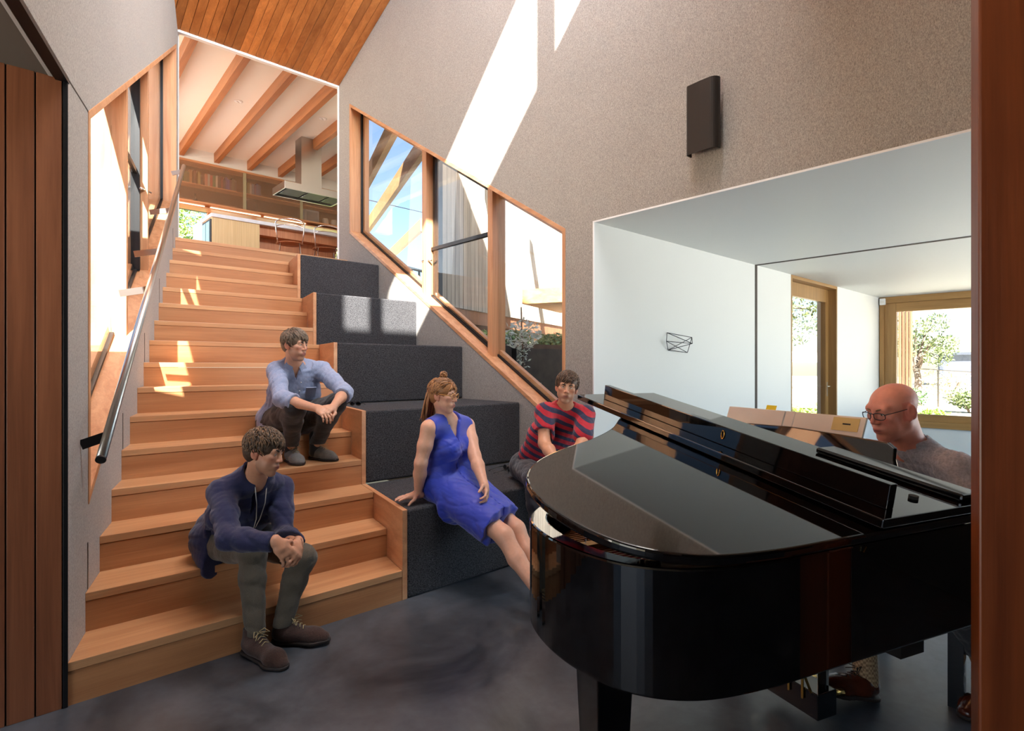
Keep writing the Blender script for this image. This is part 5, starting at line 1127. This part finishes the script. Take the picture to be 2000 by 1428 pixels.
b1 = hand(F, J['wrR'], hc + A3((0, 0, -.03)) - J['wrR'], (0.2, .6, -.5), (.3, .3, .8), curl=(.30, .45, .35), spread=.25)
b2 = hand(F, J['wrL'], hc + A3((-.02, -.02, -.035)) - J['wrL'], (-.6, -.3, -.6), (-.2, -.3, .8), curl=(.55, .8, .5), spread=.1)
body = grow('body', F, .009, M['skin'], t1, None, [Hd.box(), b1, b2], Hd.colour((206, 150, 120), (168, 96, 84), (206, 118, 96), (120, 92, 78)))
Hd.eyes(t1, (0, -.15)); Hd.brows(t1, M['brow_dark'], .0045)
hair_cap(Hd, t1, M['hair_brown'], vol=1.35, front=.062, low=-.075, seed=11, locks=420, lock_len=.065, fwd=.30, messy=.5, fr_y=.066)
F = Field(); hp, sh, up, fr, ms = torso(F, J, .014, wid=1.02); arm(F, J['shR'], J['elR'], J['wrR'], .014); arm(F, J['shL'], J['elL'], J['wrL'], .014)
F.rc(hp + A3((0, 0, .06)), hp + A3((0, .02, -.03)), .125, .125, .05, ms, 1.4); F.rc(J['hipR'] + A3((-.04, -.02, .02)), J['hipR'] + A3((-.045, -.10, -.10)), .075, .05, .05, (0, 1, 0), 1.3)      # skirt of the jacket over the tread
na = neck_axis(Hd, J); F.rc(J['neck'] - na * .01, J['neck'] + na * .05, .066, .062, .025); F.rc(J['neck'] + na * .02, J['neck'] + na * .14, .052, .056, .004, op=-1)      # stand collar
cutR, cutL, hem, nk = plane(J['wrR'] - J['elR'], J['wrR'] - unit(J['wrR'] - J['elR']) * .015), plane(J['wrL'] - J['elL'], J['wrL'] - unit(J['wrL'] - J['elL']) * .015), plane(J['fwd'], hp + J['fwd'] * .10), plane(na + J['fwd'] * .75, J['neck'] + na * .042)
def near(c, r): c = A3(c); return lambda X, Y, Z: np.sqrt((X - c[0]) ** 2 + (Y - c[1]) ** 2 + (Z - c[2]) ** 2) - r
def mod(Fd, X, Y, Z):
    Fd = Fd + .0075 * folds(X, Y, Z, 21, .11, (1, 1, .8)); a = np.maximum(near(J['wrR'], .09)(X, Y, Z) * -1, 0)
    for cp, w_ in ((cutR, J['wrR']), (cutL, J['wrL'])): Fd = np.where(near(w_, .12)(X, Y, Z) < 0, np.maximum(Fd, cp(X, Y, Z)), Fd)
    Fd = np.where(near(J['neck'], .13)(X, Y, Z) < 0, np.maximum(Fd, nk(X, Y, Z)), Fd)
    V_ = plane(fr, J['neck'] + fr * .03); vv = plane(ms, J['neck']); dn = plane(-up, J['neck'] - up * .005)      # open front at the throat
    op = np.maximum(np.abs(vv(X, Y, Z)) - (.026 - .16 * np.clip(dn(X, Y, Z), 0, .16)), -V_(X, Y, Z)); Fd = np.maximum(Fd, -op)
    Fd = np.where(Z < hp[2] + .10, np.maximum(Fd, hem(X, Y, Z)), Fd); return np.maximum(Fd, .275 - Z)
jk = grow('jacket', F, .0062, M['navy_cloth'], t1, mod)
F = Field(); torso(F, J, -.001); F.rc(J['neck'] - up * .02, J['neck'] + up * .006, .062, .060, .02)
nk2 = plane(A3((0, 0, 1)) + J['fwd'] * .4, J['neck'] + A3((0, 0, .012)))
grow('t_shirt', F, .008, M['navy_cloth'], t1, lambda Fd, X, Y, Z: np.where(near(J['neck'], .13)(X, Y, Z) < 0, np.maximum(Fd, nk2(X, Y, Z)), Fd))
zp = MB()
for x in (-1, 1): zp.tube([Vector(J['neck'] + fr * .072 + ms * x * .030 - up * .005), Vector(J['neck'] + fr * .118 + ms * x * .022 - up * .08), Vector(J['neck'] + fr * .142 + ms * x * .010 - up * .17), Vector(J['neck'] + fr * .142 + ms * x * .004 - up * .24)], .0022, 6)
link('zip', zp, M['tee_white'], jk)
F = Field(); legp(F, J['hipR'], J['knR'], J['anR'], .009, calf=False); legp(F, J['hipL'], J['knL'], J['anL'], .009); F.rc(J['hipR'], J['hipL'], .105, .105, .05)
grow('trousers', F, .0065, M['olive_cloth'], t1, lambda Fd, X, Y, Z: np.maximum(Fd + .0055 * folds(X, Y, Z, 33, .09), np.where((Z < .2), .092 + 0 * X + 0 * Y - Z, -1)))
shoe(t1, (.862, 2.805, .001), (.935, 2.500, .001), M['suede_brown'], M['sole_dark'], .95, M['lace_tan']); shoe(t1, (.985, 2.80, .001), (1.185, 2.600, .012), M['suede_brown'], M['sole_dark'], .95, M['lace_tan'])

# ---------------------------------------------------------------- man in the blue shirt, higher on the stair
J = joints(dict(head=(577, 674, 3.82), neck=(575, 710, 3.90), shR=(540, 725, 3.84), shL=(628, 723, 4.00), elR=(549, 779, 3.62), wrR=(623, 799, 3.48), elL=(674, 766, 3.80), wrL=(649, 797, 3.54),
    hipR=(1.44, 4.10, .945), hipL=(1.63, 4.06, .945), knR=(577, 797, 3.60), anR=(1.478, 3.865, .765), knL=(657, 787, 3.76), anL=(1.645, 3.86, .765)), (.25, -1, 0))
t2 = thing('person', (1.5, 3.95, .68), 'man in a chambray shirt with rolled sleeves sitting halfway up the stair', 'person')
Hd = Head(J['head'], P(680, 684, 3.66) - P(577, 674, 3.82), (0.0, .05, 1), .83)
F = Field(); Hd.build(F, 1.0); F.rc(Hd.at(0, -.025, -.05), J['neck'] - A3((0, 0, .03)), .052 * K, .058 * K, .03)
torso(F, J, -.012); arm(F, J['shR'], J['elR'], J['wrR'], -.002); arm(F, J['shL'], J['elL'], J['wrL'], -.002); legp(F, J['hipR'], J['knR'], J['anR'], -.008); legp(F, J['hipL'], J['knL'], J['anL'], -.008)
hc = wP(638, 806, 3.42)
b1 = hand(F, J['wrR'], hc - J['wrR'] + A3((.01, 0, -.02)), (.1, .5, -.6), (.2, -.2, .8), curl=(.45, .7, .5)); b2 = hand(F, J['wrL'], wP(628, 800, 3.40) - J['wrL'], (-.3, .3, -.9), (.1, -.9, .2), curl=(.6, .9, .6))
grow('body', F, .009, M['skin'], t2, None, [Hd.box(), b1, b2], Hd.colour((212, 158, 128), (176, 104, 92), (212, 124, 100), (128, 100, 86)))
Hd.eyes(t2, (0, 0)); Hd.brows(t2, M['brow_dark'], .0042)
hair_cap(Hd, t2, M['hair_grey'], vol=1.25, front=.064, low=-.065, seed=5, locks=380, lock_len=.075, fwd=.15, part=.6, messy=.3, fr_y=.066)
F = Field(); hp, sh, up, fr, ms = torso(F, J, .012, wid=1.0); 
for s_, e, w_ in (('shR', 'elR', 'wrR'), ('shL', 'elL', 'wrL')):
    arm(F, J[s_], J[e], J[w_], .013); q = J[e] + (J[w_] - J[e]) * .16; F.rc(J[e] + (J[w_] - J[e]) * .06, q, .057, .058, .01)   # rolled cuff
F.rc(hp + A3((0, 0, .05)), hp + A3((0, .02, -.03)), .12, .12, .05, ms, 1.38); F.rc(J['hipR'] + A3((-.04, -.02, .02)), J['hipR'] + A3((-.05, -.08, -.09)), .07, .05, .05, (0, 1, 0), 1.3)
cR = [plane(J[w_] - J[e], J[e] + (J[w_] - J[e]) * .24) for e, w_ in (('elR', 'wrR'), ('elL', 'wrL'))]; na = neck_axis(Hd, J); F.rc(J['neck'] - na * .012, J['neck'] + na * .034, .062, .058, .02); F.rc(J['neck'] + na * .01, J['neck'] + na * .14, .050, .056, .004, op=-1); nk = plane(na + J['fwd'] * .55, J['neck'] + na * .026); hem = plane(J['fwd'], hp + J['fwd'] * .10)
def mod(Fd, X, Y, Z):
    Fd = Fd + .0075 * folds(X, Y, Z, 44, .08)
    for cp, e, w_ in ((cR[0], 'elR', 'wrR'), (cR[1], 'elL', 'wrL')): Fd = np.where(near(J[w_], .21)(X, Y, Z) < 0, np.maximum(Fd, cp(X, Y, Z)), Fd)
    Fd = np.where(near(J['neck'], .12)(X, Y, Z) < 0, np.maximum(Fd, nk(X, Y, Z)), Fd)
    V_ = plane(fr, J['neck'] + fr * .02); vv = plane(ms, J['neck']); dn = plane(-up, J['neck'] + up * .01)
    op = np.maximum(np.abs(vv(X, Y, Z)) - (.024 - .26 * np.clip(dn(X, Y, Z), 0, .12)), -V_(X, Y, Z)); Fd = np.maximum(Fd, -op)
    Fd = np.where(Z < hp[2] + .09, np.maximum(Fd, hem(X, Y, Z)), Fd); return np.maximum(Fd, .79 - Z)
sh_ = grow('shirt', F, .0062, M['chambray'], t2, mod)
co = MB()
for x in (-1, 1):
    q0 = J['neck'] + na * .030 + ms * x * .052 + fr * .026; q1 = J['neck'] + na * .004 + fr * .070 + ms * x * .018; q2 = q1 - up * .060 + ms * x * .026 + fr * .020; q3 = q0 - up * .035 + ms * x * .026 + fr * .022
    co.prism([Vector(p) for p in (q0, q1, q2, q3)], [Vector(p + fr * .005 + ms * x * .003) for p in (q0, q1, q2, q3)])
link('collar', co, M['chambray'], sh_, bevel=.002)
pk = MB(); c = sh + (hp - sh) * .28 + fr * .118 - ms * .075
pk.prism([Vector(c + ms * a * .035 + up * b * .04 - fr * .004) for a, b in ((-1, -1), (1, -1), (1, 1), (-1, 1))], [Vector(c + ms * a * .035 + up * b * .04 + fr * .006) for a, b in ((-1, -1), (1, -1), (1, 1), (-1, 1))]); link('pocket', pk, M['chambray'], sh_, bevel=.003)
bt = MB()
for i in range(5): bt.ball(Vector(sh + (hp - sh) * (.10 + .15 * i) + fr * (.118 if i else .105)), .005, 8, 5)
link('buttons', bt, M['tee_white'], sh_, smooth=True)
F = Field(); legp(F, J['hipR'], J['knR'], J['anR'], .012); legp(F, J['hipL'], J['knL'], J['anL'], .012); F.rc(J['hipR'], J['hipL'], .105, .105, .05)
grow('trousers', F, .0065, M['black_cloth'], t2, lambda Fd, X, Y, Z: np.maximum(Fd + .0055 * folds(X, Y, Z, 34, .09), np.where((Z < .86), .795 - .15 * (4.0 - Y) * 0 - Z + 0 * X, -1)))
for an in ('anR', 'anL'): grow('sock', Field().rc(J[an] + A3((0, 0, .08)), J[an] - A3((0, 0, .03)), .040, .040, .02), .006, M['black_cloth'], t2)
shoe(t2, (1.487, 3.93, .681), (1.470, 3.668, .681), M['suede_grey'], M['sole_dark'], .92, M['lace_tan']); shoe(t2, (1.64, 3.925, .681), (1.725, 3.68, .681), M['suede_grey'], M['sole_dark'], .92, M['lace_tan'])

# ---------------------------------------------------------------- woman in the blue dress on the lowest tier
J = joints(dict(head=(866, 772, 3.44), neck=(872, 814, 3.50), shR=(838, 836, 3.36), shL=(912, 831, 3.64), elR=(822, 905, 3.34), wrR=(817, 963, 3.42), elL=(927, 890, 3.46), wrL=(946, 948, 3.30),
    hipR=(2.02, 2.93, .615), hipL=(2.20, 2.97, .615), knR=(984, 1046, 3.14), knL=(1008, 1034, 3.30), anR=(1070, 1178, 2.93), anL=(1082, 1160, 3.06)), (.45, -1, 0))
t3 = thing('person', (2.1, 2.9, 0), 'woman in a sleeveless blue dress leaning back on the lowest carpeted tier', 'person')
Hd = Head(J['head'], P(985, 790, 3.30) - P(866, 772, 3.44), (-.06, .12, 1), .82)
F = Field(); Hd.build(F, .97); F.rc(Hd.at(0, -.025, -.05), J['neck'] - A3((0, 0, .03)), .046 * K, .052 * K, .03)
torso(F, J, -.010, bust=0, wid=.95); arm(F, J['shR'], J['elR'], J['wrR'], 0, fat=1.05); arm(F, J['shL'], J['elL'], J['wrL'], 0, fat=1.05); legp(F, J['hipR'], J['knR'], J['anR'], .0); legp(F, J['hipL'], J['knL'], J['anL'], .0)
b1 = hand(F, J['wrR'] - A3((0, 0, .012)), wP(775, 972, 3.36) - J['wrR'] + A3((0, 0, .012)), (0, 0, -1), (.3, -.9, 0), curl=(.12, .1, .08), spread=.2, k=.86); b2 = hand(F, J['wrL'], wP(956, 985, 3.20) - J['wrL'], (-.7, .5, -.2), (0, -.7, -.3), curl=(.4, .6, .5), k=.86)
for an in ('anR', 'anL'): F.rc(J[an], J[an] + A3((.02, -.12, -.04)), .036, .026, .02); F.rc(J[an], J[an] + A3((-.005, .03, -.03)), .036, .03, .02)
grow('body', F, .008, M['skin'], t3, None, [Hd.box(), b1, b2], Hd.colour((222, 168, 140), (190, 110, 100), (220, 136, 112)))
Hd.eyes(t3, (0, -.1)); Hd.brows(t3, M['brow_light'], .0032)
hr_ = hair_cap(Hd, t3, M['hair_auburn'], vol=.5, front=.066, low=-.07, seed=9, locks=320, lock_len=.075, fwd=-1.4, messy=.14, lw=.0042, fr_y=.062)
rg = random.Random(3); mb = MB(); bc = A3((0, -.015, .148))
for i in range(26):
    ax = unit([rg.gauss(0, 1), rg.gauss(0, 1), rg.gauss(0, 1)]); t_ = unit(np.cross(ax, [.3, .5, .8])); b_ = np.cross(ax, t_); R0 = rg.uniform(.014, .030); a0 = rg.uniform(0, 6)
    mb.tube([Hd.at(*(bc + (t_ * math.cos(a0 + a) * R0 + b_ * math.sin(a0 + a) * R0 + ax * rg.uniform(-.002, .002)))) for a in np.linspace(0, rg.uniform(2.5, 5), 9)], [.0046 * x for x in (.3, .8, 1, 1, 1, 1, .9, .6, .2)], 5)
link('bun', mb, M['hair_auburn'], hr_, smooth=True)
mb = MB()
for i in range(90):
    x0 = rg.uniform(-.062, .062); y0_ = -.075 - .03 * math.cos(x0 / .06 * 1.3) + rg.uniform(-.012, .02); L = rg.uniform(.14, .215)
    mb.tube([Hd.at(x0 * .9, y0_ + .012, .05), Hd.at(x0, y0_ - .012, .0), Hd.at(x0 * 1.08 + rg.gauss(0, .004), y0_ - .02, -.06), Hd.at(x0 * 1.0 + rg.gauss(0, .008), y0_ - .026, -.06 - L * .45), Hd.at(x0 * .85 + rg.gauss(0, .012), y0_ - .03 + rg.gauss(0, .008), -.06 - L * .75)], [.004, .0055, .0055, .0045, .001], 5)
link('loose_hair', mb, M['hair_auburn'], hr_, smooth=True)
flat('horn_rim', (206, 150, 84), .25); glasses(Hd, t3, M['horn_rim'], 'round', .0030)
F = Field(); hp, sh, up, fr, ms = torso(F, J, .010, bust=.95, wid=.97)
for h_, kn in (('hipR', 'knR'), ('hipL', 'knL')): F.rc(J[h_], J[kn], .118, .098, .09)
mid = (J['knR'] + J['knL']) / 2; hm = (J['hipR'] + J['hipL']) / 2
F.rc(hm, mid, .12, .085, .09); F.rc(hm + (mid - hm) * .55 - A3((0, 0, .03)), mid - A3((.02, 0, .05)), .09, .075, .08)
F.el((2.08, 2.765, .49), (.16, .035, .115), .04)      # hem hanging over the tier's edge
hemp = plane(unit(mid - hm) + A3((.25, 0, -.1)), hm + (mid - hm) * .86); arR, arL = plane(ms, J['shR'] - ms * .002), plane(-ms, J['shL'] + ms * .002)
def mod(Fd, X, Y, Z):
    Fd = Fd + .0065 * folds(X, Y, Z, 55, .13, (1, .6, 1)) * (Z < .9)
    Fd = np.maximum(Fd, hemp(X, Y, Z) + .006 * np.sin(X * 60) + .006 * np.sin(Z * 75))
    up_ = plane(up, sh - up * .02)(X, Y, Z) > -.10
    Fd = np.where(up_, np.maximum(Fd, np.maximum(arR(X, Y, Z), arL(X, Y, Z))), Fd)
    Fd = np.maximum(Fd, plane(up, J['neck'] + up * .055)(X, Y, Z))
    vv = np.abs(plane(ms, J['neck'])(X, Y, Z)); dn = plane(-up, J['neck'] + up * .03)(X, Y, Z); V_ = plane(fr, J['neck'] - fr * .02)(X, Y, Z)
    op = np.maximum(vv - (.062 - .40 * np.clip(dn, 0, .15)), -V_); bk = np.maximum(vv - .055, dn - .05) ; return np.maximum(Fd, -np.minimum(op, bk))
dr_ = grow('dress', F, .006, M['dress_blue'], t3, mod)
link('dress_tie', MB().tube([Vector(J['hipR'] + A3((.05, -.15, -.10))), Vector(J['hipR'] + A3((.055, -.16, -.17))), Vector(J['hipR'] + A3((.05, -.165, -.21)))], [.008, .006, .003], 6), M['dress_blue'], dr_, smooth=True)
for an in ('anR', 'anL'): h0 = A3((J[an][0] - .005, J[an][1] + .045, .001)); shoe(t3, h0, h0 + A3((.03, -.245, 0)), M['leather_brown'], M['sole_tan'], .82, None, boot=False)

# ---------------------------------------------------------------- man in the striped shirt behind the piano
def stripemat():
    m, n, b = newmat('stripe_cloth'); N = n.nodes; L = n.links; tc = N.new('ShaderNodeTexCoord'); mp = N.new('ShaderNodeMapping'); mp.inputs['Rotation'].default_value = (-.50, -.16, 0); L.new(tc.outputs['Object'], mp.inputs[0]); sx = N.new('ShaderNodeSeparateXYZ'); L.new(mp.outputs[0], sx.inputs[0])
    nz = N.new('ShaderNodeTexNoise'); nz.inputs['Scale'].default_value = 6; L.new(tc.outputs['Object'], nz.inputs['Vector']); ma = N.new('ShaderNodeMath'); ma.operation = 'MULTIPLY_ADD'; ma.inputs[1].default_value = .03; L.new(nz.outputs['Fac'], ma.inputs[0]); L.new(sx.outputs['Z'], ma.inputs[2])
    mo = N.new('ShaderNodeMath'); mo.operation = 'PINGPONG'; mo.inputs[1].default_value = .0265; L.new(ma.outputs[0], mo.inputs[0]); gt = N.new('ShaderNodeMath'); gt.operation = 'GREATER_THAN'; gt.inputs[1].default_value = .0125; L.new(mo.outputs[0], gt.inputs[0])
    mx = N.new('ShaderNodeMix'); mx.data_type = 'RGBA'; mx.inputs[6].default_value = lin((44, 42, 72)); mx.inputs[7].default_value = lin((186, 26, 44)); L.new(gt.outputs[0], mx.inputs[0]); L.new(mx.outputs[2], b.inputs['Base Color']); b.inputs['Roughness'].default_value = .85; b.inputs['Sheen Weight'].default_value = .2
stripemat()
J = joints(dict(head=(1107, 757, 3.76), neck=(1104, 795, 3.88), shR=(1064, 806, 3.80), shL=(1143, 811, 3.86), elR=(1063, 866, 3.68), wrR=(1090, 905, 3.50), elL=(1137, 866, 3.66), wrL=(1112, 908, 3.48),
    hipR=(2.86, 3.02, .60), hipL=(3.04, 2.98, .60), knR=(2.60, 2.66, .60), anR=(2.62, 2.60, .10), knL=(2.82, 2.60, .60), anL=(2.84, 2.55, .10)), (-.5, -1, 0))
t4 = thing('person', (2.9, 2.85, 0), 'man in a red and navy striped t-shirt leaning forward behind the piano', 'person')
Hd = Head(J['head'], P(1112, 772, 3.0) - P(1107, 757, 3.76), (.02, -.18, 1), .83)
F = Field(); Hd.build(F, 1.03); F.rc(Hd.at(0, -.025, -.05), J['neck'] - A3((0, 0, .03)), .054 * K, .060 * K, .03)
torso(F, J, -.012); arm(F, J['shR'], J['elR'], J['wrR'], 0, fat=1.08); arm(F, J['shL'], J['elL'], J['wrL'], 0, fat=1.08); legp(F, J['hipR'], J['knR'], J['anR'], -.008); legp(F, J['hipL'], J['knL'], J['anL'], -.008)
b1 = hand(F, J['wrR'], J['wrL'] - J['wrR'] + A3((-.02, -.05, -.03)), (0, .5, -.6), (0, -.2, .8), curl=(.5, .8, .5)); b2 = hand(F, J['wrL'], J['wrR'] - J['wrL'] + A3((-.03, -.06, -.05)), (0, .4, -.7), (0, -.2, .8), curl=(.5, .8, .5))
grow('body', F, .009, M['skin'], t4, None, [Hd.box(), b1, b2], Hd.colour((212, 156, 122), (168, 100, 84), (208, 122, 96), (140, 108, 88)))
Hd.eyes(t4, (.05, .15)); Hd.brows(t4, M['brow_dark'], .0048, .001, .002)
hair_cap(Hd, t4, M['hair_dark'], vol=1.15, front=.060, low=-.05, seed=21, locks=380, lock_len=.062, fwd=.35, part=-.8, messy=.25, fr_y=.066)
F = Field(); hp, sh, up, fr, ms = torso(F, J, .013, wid=1.04, belly=.012)
for s_, e in (('shR', 'elR'), ('shL', 'elL')): F.rc(J[s_], J[s_] + (J[e] - J[s_]) * .75, .066, .066, .03)
cs = [plane(J[e] - J[s_], J[s_] + (J[e] - J[s_]) * .62) for s_, e in (('shR', 'elR'), ('shL', 'elL'))]; na = neck_axis(Hd, J); F.rc(J['neck'] + na * .004, J['neck'] + na * .16, .060, .075, .006, op=-1); nk = plane(na, J['neck'] + na * .09)
def mod(Fd, X, Y, Z):
    Fd = Fd + .0055 * folds(X, Y, Z, 66, .10)
    for cp, s_, e in ((cs[0], 'shR', 'elR'), (cs[1], 'shL', 'elL')): Fd = np.where(near(J[e], .13)(X, Y, Z) < 0, np.maximum(Fd, np.where(np.abs(plane(ms, sh)(X, Y, Z)) > .135, cp(X, Y, Z), -1)), Fd)
    return np.where(near(J['neck'], .12)(X, Y, Z) < 0, np.maximum(Fd, nk(X, Y, Z)), Fd)
grow('striped_t_shirt', F, .006, M['stripe_cloth'], t4, mod)
F = Field(); legp(F, J['hipR'], J['knR'], J['anR'], .012); legp(F, J['hipL'], J['knL'], J['anL'], .012); F.rc(J['hipR'], J['hipL'], .105, .105, .05)
grow('trousers', F, .008, M['charcoal_cloth'], t4, lambda Fd, X, Y, Z: np.maximum(Fd + .007 * folds(X, Y, Z, 35, .07), np.where((Z < .2), .09 + 0 * X + 0 * Y - Z, -1)))
for an in ('anR', 'anL'): h0 = A3((J[an][0] + .01, J[an][1] + .05, .001)); shoe(t4, h0, h0 + A3((-.09, -.26, 0)), M['suede_grey'], M['sole_dark'], .92, None)

# ---------------------------------------------------------------- the pianist
pq = lambda s_, w_, h: A3(pp(s_, w_, h))
J = joints(dict(head=(1743, 801, 2.38), neck=(1776, 866, 2.42), shL=(1868, 918, 2.24), shR=(1742, 900, 2.62), elL=tuple(pq(1.60, .36, .72)), wrL=tuple(pq(1.42, .46, .775)), elR=tuple(pq(1.62, 1.02, .72)), wrR=tuple(pq(1.42, .92, .775)),
    hipL=tuple(pq(1.84, .58, .565)), hipR=tuple(pq(1.82, .78, .565)), knL=tuple(pq(1.50, .48, .53)), anL=tuple(pq(1.79, .44, .10)), knR=tuple(pq(1.40, .74, .545)), anR=tuple(pq(1.36, .675, .115))), A3(pp(0, .5, 0) - pp(1, .5, 0)))
t5 = thing('person', pp(1.75, .68, 0), 'bald man with glasses in a grey long sleeved shirt playing the piano', 'person')
Hd = Head(J['head'], P(1600, 846, 2.32) - P(1743, 801, 2.38), (-.10, .05, 1), .97)
F = Field(); Hd.build(F, 1.06, .006); F.rc(Hd.at(0, -.03, -.045), J['neck'] - A3((0, 0, .03)), .066 * K, .074 * K, .035)
torso(F, J, -.012, wid=1.08); arm(F, J['shR'], J['elR'], J['wrR'], -.006); arm(F, J['shL'], J['elL'], J['wrL'], -.006); legp(F, J['hipR'], J['knR'], J['anR'], -.008); legp(F, J['hipL'], J['knL'], J['anL'], -.008)
kd = A3(pp(0, 0, 0) - pp(1, 0, 0)); wd_ = A3(pp(0, 1, 0) - pp(0, 0, 0))
b1 = hand(F, J['wrL'], kd + A3((0, 0, -.15)), (0, 0, -1), wd_, curl=(.4, .5, .3)); b2 = hand(F, J['wrR'], kd + A3((0, 0, -.15)), (0, 0, -1), -wd_, curl=(.4, .5, .3))
grow('body', F, .009, M['skin'], t5, None, [Hd.box(), b1, b2], Hd.colour((224, 150, 128), (196, 104, 98), (216, 116, 102)))
Hd.eyes(t5, (0, -.2)); Hd.brows(t5, M['brow_light'], .003, .002)
flat('spectacle_dark', (40, 44, 52), .35, .4); glasses(Hd, t5, M['spectacle_dark'], 'rect', .0017)
F = Field(); hp, sh, up, fr, ms = torso(F, J, .014, wid=1.12, belly=.03); arm(F, J['shR'], J['elR'], J['wrR'], .016); arm(F, J['shL'], J['elL'], J['wrL'], .016, fat=1.1)
na = neck_axis(Hd, J); F.rc(J['neck'] + na * .0, J['neck'] + na * .16, .070, .085, .006, op=-1); nk = plane(na, J['neck'] + na * .09); cs = [plane(J[w_] - J[e], J[w_] - unit(J[w_] - J[e]) * .02) for e, w_ in (('elR', 'wrR'), ('elL', 'wrL'))]
def mod(Fd, X, Y, Z):
    Fd = Fd + .009 * folds(X, Y, Z, 77, .07, (1, 1, .5))
    for cp, w_ in zip(cs, ('wrR', 'wrL')): Fd = np.where(near(J[w_], .12)(X, Y, Z) < 0, np.maximum(Fd, cp(X, Y, Z)), Fd)
    return np.where(near(J['neck'], .14)(X, Y, Z) < 0, np.maximum(Fd, nk(X, Y, Z)), Fd)
grow('knit_top', F, .006, M['grey_knit'], t5, mod)
F = Field(); legp(F, J['hipR'], J['knR'], J['anR'], .016); legp(F, J['hipL'], J['knL'], J['anL'], .016); F.rc(J['hipR'], J['hipL'], .105, .105, .05)
grow('trousers', F, .007, M['charcoal_cloth'], t5, lambda Fd, X, Y, Z: np.maximum(Fd + .007 * folds(X, Y, Z, 36, .07), np.where((Z < .3), .20 + 0 * X + 0 * Y - Z, -1)))
m_, n_, b_ = newmat('check_sock'); ck = n_.nodes.new('ShaderNodeTexChecker'); ck.inputs['Scale'].default_value = 110; ck.inputs[1].default_value = lin((176, 148, 112)); ck.inputs[2].default_value = lin((132, 104, 76)); tcx = n_.nodes.new('ShaderNodeTexCoord'); n_.links.new(tcx.outputs['Object'], ck.inputs[0]); n_.links.new(ck.outputs[0], b_.inputs['Base Color']); b_.inputs['Roughness'].default_value = .9
for an, kn in (('anR', 'knR'), ('anL', 'knL')): F = Field().rc(J[an] + (J[kn] - J[an]) * .3, J[an] - A3((0, 0, .04)), .046, .044, .02); grow('sock', F, .006, M['check_sock'], t5)
shoe(t5, pq(1.40, .66, .001), pq(1.16, .735, .050), M['leather_brown'], M['sole_dark'], .98, M['sole_dark'], boot=False); shoe(t5, pq(1.82, .435, .001), pq(1.56, .44, .001), M['leather_brown'], M['sole_dark'], .98, M['sole_dark'], boot=False)
# ================================================================ small things left on the tiers
def sunglasses(c, rot, label, k=1.0):
    t = thing('sunglasses', c, label, 'sunglasses', 'sunglasses on the tiers'); R_ = Matrix.Rotation(rot, 3, 'Z'); c = Vector(c)
    def q(x, y, z): return c + R_ @ Vector((x * k, y * k, z * k))
    for x in (-1, 1):
        pts = [q(x * .034 + .027 * math.cos(a), .0 + .004 * math.cos(a) * x, .024 + .020 * math.sin(a)) for a in np.linspace(0, 2 * math.pi, 18)[:-1]]
        link('rim', MB().tube(pts, .003 * k, 6, closed=True), M['black_satin'], t, smooth=True); link('lens', MB().prism([p + R_ @ Vector((0, -.0008, 0)) for p in pts], [p + R_ @ Vector((0, .0008, 0)) for p in pts]), M['black_gloss'], t)
        link('temple', MB().tube([q(x * .062, 0, .030), q(x * .064, .05, .026), q(x * .060, .10, .012), q(x * .055, .125, .004)], .0028 * k, 6), M['black_satin'], t, smooth=True)
    link('bridge', MB().tube([q(-.008, 0, .028), q(0, -.002, .032), q(.008, 0, .028)], .003 * k, 6), M['black_satin'], t, smooth=True)
sunglasses(onH(990, 921, .5115), 1.2, 'black sunglasses on the lowest tier, right of the woman in blue', 1.05)
sunglasses(onH(694, 793, 1.0215), -.9, 'small dark sunglasses at the left end of the second tier', .75)
